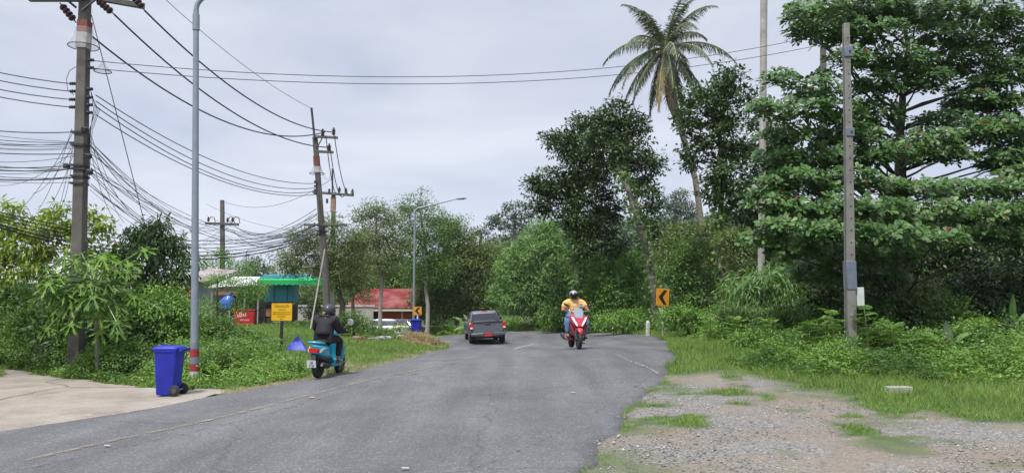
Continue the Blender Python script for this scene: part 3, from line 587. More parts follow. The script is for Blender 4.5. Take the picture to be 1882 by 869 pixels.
# ---- belt of bushes behind the bend, left to right
BU = [
 ('bamboo_thicket', 'light green feathery bamboo thicket rising behind the pickup truck and rider', [(985, 470, 55, 45), (950, 500, 42, 45), (1010, 440, 32, 30), (1020, 510, 50, 45), (975, 545, 60, 42), (930, 540, 30, 36), (1035, 560, 45, 36), (1000, 415, 16, 16)], 52, 'bamboo', .30, .22),
 ('dark_bush', 'dark bush under the ivy-covered trunk behind the yellow-shirted rider', [(1050, 540, 40, 50), (1075, 500, 36, 40), (1020, 575, 36, 24), (1085, 565, 30, 34)], 48, 'mid', .2, .4),
 ('round_bush', 'mid green bush left of the right chevron sign', [(1120, 520, 42, 42), (1095, 560, 36, 36), (1150, 560, 38, 36), (1110, 480, 28, 24)], 46, 'bright', .2, .4),
 ('tall_bush', 'tall pale bush behind the right chevron sign', [(1160, 480, 34, 30), (1180, 530, 36, 42), (1155, 555, 26, 40)], 47, 'bright', .2, .35),
 ('green_bush', 'bright leafy bush just right of the chevron sign', [(1255, 500, 40, 44), (1290, 540, 44, 44), (1250, 560, 36, 36), (1275, 460, 30, 26)], 36, 'mid', .18, .4),
 ('feathery_bush', 'feathery olive bush below the tall narrow leafy tree', [(1250, 440, 34, 30), (1300, 440, 40, 34), (1330, 480, 42, 40), (1290, 490, 40, 36), (1230, 480, 30, 40)], 39, 'olive', .2, .3),
 ('acacia_bush', 'feathery light green bush by the foot of the bare palm trunk', [(1370, 470, 40, 34), (1345, 440, 30, 22), (1400, 455, 30, 24), (1380, 520, 44, 36)], 31, 'olive', .16, .3),
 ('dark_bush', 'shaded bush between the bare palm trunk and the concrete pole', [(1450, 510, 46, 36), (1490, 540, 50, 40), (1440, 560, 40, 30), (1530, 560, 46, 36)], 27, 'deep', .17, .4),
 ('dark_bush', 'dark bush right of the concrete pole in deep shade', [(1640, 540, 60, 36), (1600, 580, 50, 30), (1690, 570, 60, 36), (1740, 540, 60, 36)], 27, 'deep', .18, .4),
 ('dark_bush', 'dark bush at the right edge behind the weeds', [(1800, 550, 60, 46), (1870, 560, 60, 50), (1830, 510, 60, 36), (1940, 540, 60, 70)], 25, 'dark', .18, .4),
 ('yellowish_bush', 'yellow green bush glimpsed in the wood right of the pole', [(1660, 530, 40, 26), (1700, 540, 30, 24)], 24.5, 'olive', .13, .4),
 ('low_bush', 'low bright bush at the road edge right of the chevron sign post', [(1265, 580, 34, 22), (1300, 590, 40, 20), (1235, 585, 26, 18)], 32, 'bright', .14, .4),
 ('low_bush', 'low bush left of the banana leaves near the white guide post', [(1145, 590, 40, 16), (1110, 594, 34, 12), (1175, 585, 20, 18)], 42, 'bright', .15, .4),
 ('low_bush', 'low green bush on the verge behind the rider in yellow', [(1060, 594, 50, 14), (1020, 597, 34, 10)], 50, 'mid', .16, .4),
 ('low_bush', 'low green bush on the verge behind the pickup', [(940, 592, 44, 12), (880, 596, 40, 10), (985, 596, 30, 9)], 56, 'bright', .18, .4),
 ('fern_bush', 'feathery green bush under the bamboo leaves', [(1340, 575, 36, 26), (1370, 590, 34, 22)], 27, 'mid', .13, .3),
 ('leafy_bush', 'bushy green growth at the foot of the bamboo', [(1430, 590, 40, 26), (1480, 585, 40, 26)], 23, 'mid', .12, .4),
]
for nm, lab, ls, d, lf, L_, wr_ in BU:
    shrub(nm, lab, ls, d, lf, L_, 3.2, .42 if d > 35 else .3, wr_, group='bushes along the bend')
NS = [(1440, 632, 36, 26, 18.4, 'weed', .08, 'below the bamboo'), (1500, 618, 34, 26, 18.8, 'mid', .09, 'left of the concrete pole foot'), (1545, 640, 30, 20, 16.9, 'bright', .07, 'in front of the concrete pole foot'), (1625, 618, 38, 30, 18.4, 'mid', .10, 'just right of the concrete pole foot'), (1690, 628, 36, 24, 17.6, 'weed', .08, 'left of the young banana plant'),
      (1790, 615, 44, 30, 18.6, 'bright', .09, 'right of the young banana plant'), (1858, 610, 44, 36, 18.8, 'deep', .10, 'at the right edge of the picture'), (1380, 618, 36, 20, 21, 'bright', .08, 'at the left end of the right-hand weeds'), (1640, 570, 56, 40, 21.4, 'deep', .13, 'before the sea almond trunk'), (1730, 575, 50, 36, 21.6, 'mid', .12, 'in the shade right of the sea almond trunk'),
      (20, 545, 50, 40, 23.5, 'mid', .12, 'before the blue house wall'), (115, 560, 34, 34, 22.5, 'bright', .11, 'between the blue house and the near pole'), (50, 640, 46, 24, 21.6, 'weed', .08, 'at the left edge by the driveway'), (112, 650, 30, 24, 20.0, 'mid', .08, 'just left of the near pole foot'), (185, 660, 34, 26, 18.6, 'bright', .075, 'below the papaya'), (250, 652, 36, 28, 18.2, 'mid', .08, 'left of the blue wheelie bin'), (330, 650, 26, 30, 18.2, 'bright', .075, 'behind the blue wheelie bin'),
      (395, 660, 26, 24, 17.4, 'weed', .07, 'right of the near lamp post foot'), (440, 640, 34, 24, 19.5, 'mid', .08, 'between the near lamp post and the yellow notice'), (490, 660, 28, 18, 18.4, 'bright', .07, 'in front of the yellow notice post'), (535, 672, 22, 14, 17.6, 'weed', .07, 'left of the teal scooter')]
for px, py, rx, ry, d, lf, L_, wh in NS:
    shrub('wild_shrub', 'low tangled wild shrub ' + wh, [(px, py, rx, ry), (px - rx * .6, py + ry * .5, rx * .7, ry * .8), (px + rx * .6, py + ry * .4, rx * .7, ry * .8), (px + rx * .2, py - ry * .4, rx * .4, ry * .5)], d, lf, L_, 2.3, .24, .42, group='wild shrubs in the verges', tr=.03)
# bamboo with long drooping leaves
shrub('bamboo', 'bamboo with long pale drooping leaves below the bare palm trunk', [(1400, 520, 40, 30), (1360, 530, 34, 26), (1440, 530, 34, 28), (1400, 560, 50, 26), (1420, 495, 24, 16)], 25.5, 'bamboo', .26, 2.4, .4, .16, droop=1.0, cat='bamboo')
# banana plants
def big_leaf(t, p0, p1, sagv, wd, mat, name='leaf'):
    a = Vector(p0); b = Vector(p1); n = 12; V = []; side = (b - a).cross(Vector((0, 0, 1))).normalized(); F_ = []
    for i in range(n + 1):
        u = i / n; c = a.lerp(b, u) + Vector((0, 0, sagv * 4 * u * (1 - u))); w2 = wd * math.sin(min(1, u * 1.02 + .04) * math.pi) ** .6 * .5
        V += [c + side * w2 + Vector((0, 0, -w2 * .35)), c, c - side * w2 + Vector((0, 0, -w2 * .35))]
        if i: k = 3 * i; F_ += [(k - 3, k - 2, k + 1, k), (k - 2, k - 1, k + 2, k + 1)]
    return MB().add(V, F_).build(name, mat, t, smooth=60)
BAN = M('banana_leaf', (.10, .20, .05), .45, var=.3, scale=3); BANP = M('banana_leaf_pale', (.30, .36, .22), .5, var=.2, scale=3)
for lab, px, d, lv in [('banana plant with two long pale leaves bending left of the bamboo', 1345, 28, [((1318, 548), (1352, 562), BANP), ((1300, 575), (1350, 566), BANP), ((1330, 530), (1348, 570), BAN)]),
                       ('young banana plant with one upright pale leaf in the weeds at right', 1745, 18, [((1738, 590), (1750, 640), BANP), ((1700, 605), (1745, 640), BAN), ((1790, 612), (1750, 645), BAN)]),
                       ('banana plant with dark upright leaves in shade at the right edge', 1860, 22, [((1835, 560), (1862, 640), BAN), ((1905, 560), (1865, 640), BAN), ((1862, 540), (1862, 640), BAN)])]:
    b = base(px, d); t = thing('banana_plant', lab, 'banana plant', b, group='banana plants')
    MB().tube([(0, 0, -.1), (0, 0, .5)], [.09, .06], 8).build('stem', BAN, t)
    for (tx, ty), (bx, by), mt_ in lv: big_leaf(t, Vector((0, 0, .45)), P(tx, ty, d) - b, .12, .34, mt_)
# bright hanging frond on the palm trunk
# ---- trees left of the pickup
d = 62
tree('tall_bushy_tree', 'tall bushy tree behind the left chevron sign with a dull green rounded crown', px_lobes([(845, 455, 40, 40), (820, 420, 24, 22), (868, 490, 40, 40), (820, 500, 40, 44), (850, 545, 50, 44), (790, 540, 36, 44), (885, 550, 30, 40), (905, 470, 24, 26)], d), [base(842, d), P(845, 500, d), P(842, 440, d)], .25, 'olive', BARK, .26, 4.2, .6, wr=.35)
d = 58
tree('slender_tree', 'tall slender tree with sparse small leaves beside the far street lamp', px_lobes([(770, 490, 34, 34), (810, 500, 30, 30), (765, 375, 26, 16), (800, 395, 28, 18), (745, 410, 26, 22), (790, 425, 30, 22), (840, 408, 22, 10), (760, 450, 34, 28), (800, 455, 30, 20), (735, 378, 14, 10), (775, 355, 10, 6), (820, 440, 18, 16)], d), [base(785, d), P(785, 500, d), P(780, 430, d), P(770, 380, d)], .16, 'mid', BARKL, .2, 2.1, .55, wr=.35)
tree('slender_tree', 'tall sparse tree right of the second utility pole against the sky', px_lobes([(690, 385, 26, 18), (720, 405, 20, 18), (665, 400, 18, 12), (690, 430, 40, 28), (660, 450, 30, 26), (725, 450, 34, 26), (700, 480, 44, 30), (655, 490, 34, 26)], 52), [base(700, 52), P(700, 500, 52), P(692, 400, 52)], .15, 'olive', BARKL, .2, 2.6, .5, wr=.35)
tree('dark_green_tree', 'green tree between the red-roofed house and the far street lamp', px_lobes([(740, 500, 40, 40), (770, 540, 34, 50), (800, 575, 44, 26), (725, 530, 20, 20)], 74), [base(760, 74), P(765, 540, 74), P(760, 500, 74)], .2, 'mid', BARK, .28, 4, .6)
tree('spreading_tree', 'spreading feathery tree over the second utility pole, roadside left', px_lobes([(560, 440, 34, 20), (600, 455, 36, 26), (640, 470, 34, 30), (540, 470, 30, 22), (580, 490, 44, 24), (630, 505, 40, 26), (665, 520, 24, 18), (530, 495, 26, 14), (612, 420, 26, 20), (655, 440, 26, 24)], 37), [base(628, 37), P(630, 560, 37), P(615, 500, 37), P(600, 470, 37)], .17, 'olive', BARKD, .13, 2.6, .42, wr=.35)
tree('thin_tree', 'thin roadside tree with dark trunk left of the red-roofed house', px_lobes([(650, 500, 30, 20), (625, 520, 24, 16), (600, 505, 30, 18), (670, 545, 14, 14)], 44), [base(650, 44), P(648, 550, 44), P(640, 505, 44)], .12, 'olive', BARKD, .14, 2.2, .4, wr=.35)
# far belts
far = [(470, 120, 470, 30, 28, 'far'), (430, 115, 500, 34, 30, 'far'), (375, 110, 500, 30, 30, 'mid'), (520, 105, 485, 34, 34, 'olive'), (580, 110, 500, 36, 36, 'olive'), (640, 115, 490, 34, 40, 'olive'), (700, 120, 470, 36, 40, 'mid'), (740, 118, 480, 34, 40, 'mid'), (330, 100, 510, 40, 34, 'mid'), (270, 95, 510, 40, 34, 'deep'), (200, 95, 500, 40, 36, 'mid'), (130, 90, 500, 40, 36, 'deep'), (60, 85, 500, 45, 40, 'mid'), (-10, 85, 490, 45, 45, 'mid'), (-80, 85, 490, 45, 45, 'mid'), (880, 130, 500, 36, 44, 'mid'), (920, 125, 505, 36, 44, 'olive'), (800, 125, 500, 36, 44, 'mid'), (960, 110, 510, 40, 40, 'mid')]
for i, (px, d, top, rx, ry, lf) in enumerate(far):
    where = ['behind the far small street lamp', 'behind the white-roofed stall', 'behind the near lamp post', 'behind the kiosk', 'behind the second utility pole', 'left of the red-roofed house', 'behind the red roof', 'over the red roof', 'behind the mango tree', 'behind the mango tree at its left', 'behind the near utility pole', 'behind the papaya', 'behind the yellow green tree', 'at the left edge', 'beyond the left edge', 'behind the pickup at its left', 'behind the pickup at its right', 'behind the left chevron sign', 'behind the bamboo thicket'][i]
    shrub('background_tree', {'far': 'hazy', 'mid': 'green', 'deep': 'dark green', 'olive': 'olive green'}[lf] + ' background tree ' + where, [(px, top + ry, rx, ry), (px - 22, top + ry * 2, rx, ry), (px + 22, top + ry * 2, rx, ry)], d, lf, .42, 2.6, .8, cat='tree', group='background trees', tr=.2)
# hill trees
for px, d, lb, ls in [(945, 190, 'big spreading tree with a visible trunk on the hill skyline left of the dark tree', [(925, 402, 26, 16), (955, 388, 24, 18), (972, 402, 16, 14), (905, 410, 14, 10), (945, 415, 30, 12), (940, 380, 12, 8)]),
                      (883, 200, 'small flat-topped tree on the hill skyline above the pickup', [(880, 424, 14, 7), (893, 430, 12, 8), (872, 432, 8, 6)]),
                      (1240, 210, 'rounded tree on the hill skyline left of the coconut palm trunk', [(1245, 368, 26, 18), (1222, 380, 20, 16), (1268, 385, 16, 16), (1240, 392, 36, 16), (1250, 355, 12, 8)])]:
    lob = px_lobes(ls, d); b = base(px, d)
    tree('hill_tree', lb, lob, [b, P(px, {945: 430, 883: 445}.get(px, 400), d), P(px + 2, {945: 400, 883: 428}.get(px, 375), d)], .6, 'far', BARKD, .75, 2.2, 1.1, group='hill trees', per=20)
# the forest cover of the hills, one mass
n = 5600; x = RNG.uniform(-120, 260, n); y = RNG.uniform(88, 330, n); z = ground(x, y); kk = (z > 1.2) & (np.abs(x / y) < 1.0); x, y, z = x[kk], y[kk], z[kk]
PP, AA, NN, TT = [], [], [], []
for i in range(len(x)):
    rr = random.uniform(2.2, 4.2); k = 60; dd = rdir(k); dd[:, 2] = np.abs(dd[:, 2]); PP.append(np.array([x[i], y[i], z[i] + rr * .3]) + dd * rr * RNG.uniform(.75, 1.1, (k, 1))); AA.append(rdir(k)); NN.append(dd + rdir(k) * .6); TT.append(np.clip(RNG.normal(.45, .2) + RNG.normal(0, .12, k), 0, .93))
hf = leaves('hill_forest', np.concatenate(PP), np.concatenate(AA), np.concatenate(NN), 1.15, .7, np.concatenate(TT), LF['far']); tag(hf, 'hazy green forest covering the hill behind the bend', 'forest', kind='stuff')

# ---- left side trees
tree('yellow_green_tree', 'yellow green leafy tree left of and behind the near utility pole', px_lobes([(20, 500, 44, 26), (95, 500, 40, 26), (60, 470, 50, 26), (15, 385, 24, 18), (110, 390, 26, 18), (60, 395, 40, 26), (30, 425, 36, 30), (95, 425, 36, 30), (60, 450, 50, 34), (0, 430, 30, 34), (-40, 420, 40, 50), (140, 420, 26, 24), (175, 400, 26, 20), (195, 425, 30, 26), (150, 450, 36, 30), (-20, 480, 50, 40), (40, 485, 36, 16)], 21.5, .7), [base(75, 21.5), P(78, 540, 21.5), P(70, 440, 21.5)], .13, 'lime', BARK, .20, 1.9, .26, wr=.36, droop=.7)
tree('mango_tree', 'dark green mango tree with drooping leaves right of the near utility pole', px_lobes([(275, 412, 30, 20), (305, 440, 34, 26), (245, 435, 26, 24), (328, 470, 24, 22), (275, 470, 42, 32), (225, 465, 26, 26), (312, 505, 34, 24), (262, 520, 36, 26), (210, 500, 26, 24), (340, 500, 14, 14)], 22, .8), [base(280, 22), P(280, 560, 22), P(280, 470, 22)], .13, 'midd', BARKD, .19, 3.4, .30, wr=.28, droop=.9)
shrub('light_bush', 'light green bushy shrub under the mango tree', [(300, 560, 46, 34), (260, 575, 40, 34), (335, 580, 34, 36), (290, 600, 54, 34), (240, 560, 24, 24), (330, 615, 40, 26)], 20.5, 'bright', .11, 3.2, .25, .42, cat='shrub')
shrub('shaded_bush', 'shrub right of the pole foot, leaves coloured dark as if shaded', [(230, 600, 44, 34), (185, 600, 30, 34), (270, 620, 50, 34), (215, 640, 50, 26), (310, 640, 40, 26), (120, 640, 34, 24)], 20.2, 'dark', .13, 3.0, .3, .42)  # shadow behind the weeds is put into the dark leaf colour
shrub('hedge_bush', 'green bush left of the pole foot in front of the blue house', [(80, 590, 36, 30), (40, 600, 36, 26), (110, 610, 36, 26), (120, 570, 24, 26), (60, 575, 26, 16)], 20.5, 'mid', .12, 3.0, .28, .38)
shrub('hedge_bush', 'grassy green bush at the left edge of the picture', [(-10, 600, 40, 26), (15, 620, 44, 22), (-60, 600, 50, 40)], 22, 'bright', .12, 3.0, .28, .25)
shrub('feathery_acacia', 'feathery acacia bush with bare brown twigs in front of the red cooler', [(400, 515, 28, 12), (455, 540, 30, 14), (435, 520, 26, 12), (475, 525, 20, 14), (385, 560, 22, 14), (440, 560, 26, 9), (405, 585, 16, 8)], 27, 'bright', .085, 2.0, .28, .3, tr=.05)
shrub('feathery_acacia', 'feathery dark green bush behind the near lamp post', [(390, 610, 34, 20), (430, 620, 36, 20), (470, 625, 30, 18), (365, 590, 22, 24), (410, 595, 24, 14)], 22, 'mid', .09, 2.8, .25, .3)
shrub('pale_feathery_tree', 'pale feathery tree rising behind the white-roofed stall', [(405, 478, 30, 14), (440, 488, 26, 10), (380, 495, 22, 14), (460, 495, 24, 8), (400, 465, 16, 8)], 52, 'bright', .2, 1.6, .5, .3, cat='tree')
shrub('green_shrub', 'leafy shrub beside the kiosk behind the guy wire', [(575, 575, 16, 18), (585, 560, 12, 12)], 41, 'mid', .15, 3, .3, .3)
shrub('verge_shrub', 'wild green shrub on the bank right of the scooter rider', [(650, 585, 26, 12), (625, 592, 20, 12), (675, 597, 24, 8), (640, 600, 30, 9)], 33, 'mid', .12, 2.8, .25, .3)
shrub('yellowish_shrub', 'yellowish shrub at the foot of the far street lamp', [(735, 603, 16, 6), (715, 606, 14, 5)], 46.5, 'lime', .14, 2.6, .3, .3)
# small palm by the bend
b = base(866, 50); t = thing('young_palm', 'young palm with silvery arching fronds left of the pickup', 'palm tree', b)
MB().tube([(0, 0, -.1), (0, 0, .4)], .08, 8).build('trunk', PB, t); palm_crown(t, (0, 0, .35), 11, 1.7, 'bamboo', seed=5, nuts=False, lo=.15)
# papaya: palmate leaves on long stalks
def papaya():
    d = 18.3; b = base(185, d); t = thing('papaya_tree', 'papaya tree with big palmate leaves in front of the near utility pole', 'papaya tree', b)
    top = P(172, 520, d) - b; MB().tube([(0, 0, -.1), top * .5 + Vector((.03, 0, 0)), top], [.06, .05, .035], 10).build('trunk', M('papaya_stem', (.13, .14, .09), .7, var=.2), t)
    spots = [(105, 505), (140, 480), (175, 470), (215, 478), (120, 535), (90, 520), (150, 510), (190, 500), (232, 500), (215, 560), (195, 545), (160, 545), (130, 560), (240, 520), (110, 480), (180, 575), (165, 490), (140, 540), (205, 520), (225, 540), (85, 495), (150, 465), (195, 468), (100, 545), (125, 515), (175, 535), (210, 495), (245, 545), (120, 470), (235, 485), (155, 525), (75, 545), (200, 580)] + [(random.gauss(160, 42), random.gauss(520, 26)) for _ in range(30)] + [(random.uniform(85, 245), random.uniform(490, 610)) for _ in range(34)]
    for i, (px, py) in enumerate(spots):
        dd = d + random.uniform(-.8, .7); c = P(px, py, dd) - b; s = random.uniform(.30, .44)
        out = (c - top); out.z *= .3; out = out.normalized(); nr = (Vector((0, 0, 1)) + out * .45 + Vector((0, -.75, 0)) + Vector((random.uniform(-.3, .3), 0, 0))).normalized(); u = (out - nr * out.dot(nr)).normalized(); v = nr.cross(u)
        V = [Vector((0, 0, 0))]; nlob = 7
        for k in range(nlob):          # seven deeply cut lobes, each lobed in turn
            a = -2.35 + 4.7 * k / (nlob - 1); ll = s * (1.0 if 1 < k < 5 else .78)
            da = .33
            for (ra, fa) in ((.24, -1.1), (.5, -.42), (.66, -.8), (.66, -.32), (.84, -.42), (.82, -.16), (1.0, 0), (.82, .16), (.84, .42), (.66, .32), (.66, .8), (.5, .42), (.24, 1.1)):
                an = a + da * fa * (.9 if ra < .9 else 1) ; V.append(u * math.cos(an) * ll * ra + v * math.sin(an) * ll * ra - nr * (ra * ra * .10 * s * 3))
        st = MB().tube([top, top.lerp(c, .5) + Vector((0, 0, .06)), c], [.014, .01, .008], 6).build('leaf_stalk', M('papaya_stalk', (.30, .38, .20), .6), t)
        n = len(V); Vn = np.array([tuple(c + x) for x in V]); idx = []; 
        for k in range(1, n - 1): idx += [0, k, k + 1]
        npmesh('leaf', Vn, np.full(n - 2, 3), np.array(idx), LF['papaya'], st, np.full(n, random.uniform(.1, .92)))
papaya()
# ================================================================ ground cover
ROADP2 = np.concatenate([Le2[::6], Re2[::6][::-1]])
def in_view(x, y, mgn=.06): return (np.abs(x / np.maximum(y, .5)) < .665 + mgn) & (y > 2)
def gravel_near(x, y): return inside(GRAV, x, y)
def grass_area():
    n = 620000; y = 5.5 + (62 - 5.5) * RNG.random(n) ** 1.2; x = (RNG.random(n) * 2 - 1) * .74 * y
    k = ~inside(ROADP2, x, y) & ~inside(dp, x, y); x, y = x[k], y[k]
    g = gravel_mask(x, y); d_ = dirt_mask(x, y); cl = fnoise(x, y, 1.6, 50)
    kp = (g < .93) & (RNG.random(len(x)) < (1 - g) ** 1.5 * (1 - .93 * d_) * np.clip(.25 + cl * 1.6, 0, 1)); x, y, cl, g = x[kp], y[kp], cl[kp], g[kp]
    z = ground(x, y); far_ = np.clip((y - 12) / 30, 0, 1)
    edge = np.clip(g * 4, 0, 1)
    L = RNG.uniform(.05, .14, len(x)) * (.6 + cl) * (1 + 1.0 * far_) * (1 - .72 * np.clip(g * 6, 0, 1)) * np.where(gravel_near(x, y), .62, 1)
    big = (x > 0) & (y > 12.5) & (y < 26); L[big] *= 1.45
    lf = (x < 0) & (y > 20); L[lf] *= .6
    ax = np.stack([RNG.normal(0, .5, len(x)), RNG.normal(0, .5, len(x)), np.ones(len(x))], 1); nr = rdir(len(x)); nr[:, 1] -= .8; nr[:, 2] += .5
    tn = np.clip(.05 + cl * .5 + .45 * fnoise(x, y, .35, 61) + RNG.normal(0, .15, len(x)), 0, .95); tn[RNG.random(len(x)) < .035] = 1
    o = leaves('grass', np.stack([x, y, z - .01], 1), ax, nr, L, .011 * (1 + 2.2 * far_), tn, LF['grass'], None, 'blade', .25)
    tag(o, 'short green grass along both verges of the road', 'grass', kind='stuff')
grass_area()
def weeds(name, label, poly, dens, hf, leaf='weed', L=.06, flowers=.012, wr=.5, seed=0):
    lo, hi = poly.min(0), poly.max(0); A_ = (hi - lo).prod(); nst = int(A_ * dens)
    x = RNG.uniform(lo[0], hi[0], nst); y = RNG.uniform(lo[1], hi[1], nst); k = inside(poly, x, y) & ~inside(ROADP2, x, y) & ~inside(dp, x, y); x, y = x[k], y[k]
    e = np.clip(edge_dist(spl(list(poly) + [poly[0]], 12), x, y) / .7, .25, 1); h = hf(x, y) * e * RNG.uniform(.6, 1.1, len(x)); z = ground(x, y)
    per = 20; idx = np.repeat(np.arange(len(x)), per); mm_ = len(idx); u = RNG.random(mm_) ** .7
    lean = RNG.normal(0, .22, (len(x), 2)); off = RNG.normal(0, .07, (mm_, 2))
    pos = np.stack([x[idx] + lean[idx, 0] * h[idx] * u + off[:, 0], y[idx] + lean[idx, 1] * h[idx] * u + off[:, 1], z[idx] + h[idx] * u], 1)
    ax = np.stack([RNG.normal(0, 1, mm_), RNG.normal(0, 1, mm_), RNG.uniform(-.3, .7, mm_)], 1); nr = np.stack([RNG.normal(0, .5, mm_), RNG.normal(0, .5, mm_) - .15, np.ones(mm_)], 1)
    ct = np.clip((fnoise(x, y, .9, seed + 70) - .5) * 2.2 + .5, 0, 1); tn = np.clip(ct[idx] * .9 + RNG.normal(0, .16, mm_), 0, .95); tn[(RNG.random(mm_) < flowers) & (u > .8)] = 1
    o = leaves(name, pos, ax, nr, L * RNG.uniform(.6, 1.5, mm_), L * wr, tn, LF[leaf], None, 'rhomb', .2); return tag(o, label, 'weeds', kind='stuff')
def hp(l): return np.array([(hit(*q).x, hit(*q).y) if len(q) == 2 else q[:2] for q in l])
WL = np.array([(-15.5, 26), (-16.5, 22.2)] + [tuple(hit(*q)[:2]) for q in [(30, 684), (90, 692), (170, 700), (290, 711), (340, 716), (395, 716), (470, 708), (560, 693)]] + [(-5.0, 19.5), (-6.3, 21.5), (-7.4, 23.5), (-8.4, 27)])
weeds('roadside_weeds', 'leafy roadside weeds with tiny white flowers between the driveway and the scooter', WL, 75, lambda x, y: (.38 + .6 * np.clip((fnoise(x, y, .55, 91)) * 1.3 - .1, 0, 1)) * np.where(x > -6.2, .5, 1) * np.where((y > 20.5) & (x > -11.5), .5, 1), L=.068, flowers=.03)
WR = np.array([(4.9, 17.8), (6.0, 15.9), (7.6, 15.2), (9.5, 14.4), (12, 13.6), (16, 12.8), (18, 18), (16, 27), (8.5, 27), (7.2, 25), (6.9, 21)])
weeds('roadside_weeds', 'tangle of feathery weeds and creepers round the foot of the bare concrete pole', WR, 65, lambda x, y: .12 + .95 * np.clip(fnoise(x, y, .5, 95) * 1.25 - .15, 0, 1), L=.07, flowers=.012)
WR2 = np.array([(6.2, 26), (8.6, 26), (12, 34), (10, 46), (6.4, 47), (7.4, 38), (7.1, 31)])
weeds('verge_weeds', 'knee-high weeds along the road edge under the right chevron sign', WR2, 40, lambda x, y: .15 + .7 * fnoise(x, y, .5, 97), L=.10, flowers=0)
WR3 = np.array([(5.8, 47.6), (-1.0, 55.6), (-9, 61.5), (-10, 66), (0, 60), (9, 50)])
weeds('verge_weeds', 'low bright weeds along the far road edge behind the vehicles', WR3, 24, lambda x, y: .15 + .8 * fnoise(x, y, .5, 99), 'grass', L=.16, flowers=0)
WR4 = np.array([(-9.6, 44), (-6.4, 41), (-5.2, 36), (-6.0, 35), (-9.5, 36), (-14, 43), (-13, 49), (-8.5, 50)])
weeds('verge_weeds', 'mixed dry and green weeds on the bank below the red-roofed house', WR4, 28, lambda x, y: .08 + .4 * fnoise(x, y, .5, 103), 'weed', L=.10, flowers=.06)
WD = np.array([(-3.6, 33), (-3.2, 37), (-4.4, 41), (-5.6, 42), (-5.5, 38), (-4.6, 34)])
weeds('dry_grass', 'dry brown grass on the point of the verge beside the pickup', WD, 60, lambda x, y: .12 + .4 * fnoise(x, y, .8, 104), 'dry', L=.16, flowers=0, wr=.12)
# feathery young trees in the weeds at right (pinnate leaves)
def pinnate_plant(name, lab, px, d, h, nfr=26, fl=.42, leaf='bright', group=None, sprd=1.0):
    b = base(px, d); t = thing(name, lab, 'shrub', b, 0, group); top = Vector((random.uniform(-.1, .1), 0, h)); MB().tube([(0, 0, -.1), top * .5 + Vector((.05, 0, 0)), top], [.03, .022, .01], 6).build('stem', M('green_stem', (.16, .17, .08), .8), t)
    PP, AA, NN, TT = [], [], [], []
    for i in range(nfr):
        az = i * 2.4; u = .15 + .85 * i / nfr; s = top * u; el = RNG.uniform(.0, .8); ln = fl * RNG.uniform(.7, 1.15); dv = Vector((math.cos(az) * math.cos(el) * sprd, math.sin(az) * math.cos(el) * sprd, math.sin(el)))
        ct = RNG.uniform(.3, .8)
        for k in range(9):
            q = (k + 1) / 9; c = s + dv * ln * q + Vector((0, 0, -.35 * ln * q * q)); sd_ = dv.cross(Vector((0, 0, 1))).normalized()
            for sg in (-1, 1):
                for j in range(7): 
                    w_ = (j + .5) / 7 * ln * .34 * math.sin(min(1, q * .9 + .15) * 3.0)
                    PP.append(c + sd_ * sg * w_ + Vector((0, 0, -.2 * w_))); AA.append(dv + sd_ * sg * .25); NN.append((RNG.normal() * .25, RNG.normal() * .25 - .15, 1)); TT.append(np.clip(ct + RNG.normal() * .1, 0, .95))
    PP = np.array([tuple(v) for v in PP]); AA = np.array([tuple(v) for v in AA]); leaves('foliage', PP, AA, np.array(NN), fl * .085, fl * .05, np.array(TT), LF[leaf], t, 'rhomb')
for i, (px, d, h, l) in enumerate([(1530, 18.2, 1.25, 'with leaves crossing the concrete pole'), (1590, 18.0, 1.35, 'just right of the concrete pole'), (1420, 19.5, 1.0, 'below the bamboo'), (1480, 18.6, .95, 'left of the concrete pole'), (1640, 17.6, 1.0, 'in the weeds right of the pole'), (1350, 23, .9, 'at the left end of the weeds'), (1300, 26, .9, 'near the chevron sign'), (1700, 17.2, .75, 'in front of the young banana plant')]):
    pinnate_plant('feathery_sapling', 'young feathery-leaved sapling ' + l, px, d, h, group='feathery saplings in the weeds')
for px, d, h, l in [(250, 19.5, .9, 'left of the blue wheelie bin'), (450, 21.5, .9, 'left of the yellow notice'), (495, 20.5, .7, 'in front of the yellow notice post')]:
    pinnate_plant('feathery_sapling', 'young feathery-leaved sapling ' + l, px, d, h, 12, .5, 'mid', 'feathery saplings in the weeds')
# loose stones on the gravel lot
n = 16000; y = 6.2 + 9 * RNG.random(n) ** 1.3; x = (RNG.random(n) * 1.2 - .0) * .62 * y + .3; k = (gravel_mask(x, y) > .6) & ~inside(ROADP2, x, y); x, y = x[k], y[k]; n = len(x); z = ground(x, y)
octa = np.array([(1, 0, 0), (0, 1, 0), (-1, 0, 0), (0, -1, 0), (.15, .1, .62), (0, 0, -.5)]); s = RNG.uniform(.005, .016, n) * (1 + (RNG.random(n) < .03) * 1.2); th = RNG.uniform(0, 6.28, n)
V = octa[None] * s[:, None, None] * RNG.uniform(.6, 1.3, (n, 6, 1)); c_, s_ = np.cos(th)[:, None], np.sin(th)[:, None]; V = np.stack([V[..., 0] * c_ - V[..., 1] * s_, V[..., 0] * s_ + V[..., 1] * c_, V[..., 2]], -1) + np.stack([x, y, z + .004], 1)[:, None]
tri = np.array([(0, 1, 4), (1, 2, 4), (2, 3, 4), (3, 0, 4), (1, 0, 5), (2, 1, 5), (3, 2, 5), (0, 3, 5)]); idx = (tri[None] + (np.arange(n) * 6)[:, None, None]).reshape(-1)
mt, t, b, o_ = nodes_of('stone_grey'); at = t.nodes.new('ShaderNodeAttribute'); at.attribute_name = 'tone'; nn_ = t.nodes.new; lk = t.links.new
lk(ramp(at.outputs['Fac'], [(0, (.10, .10, .105)), (.5, (.20, .195, .185)), (1, (.42, .40, .37))]).outputs[0], b.inputs['Base Color']); b.inputs['Roughness'].default_value = .85
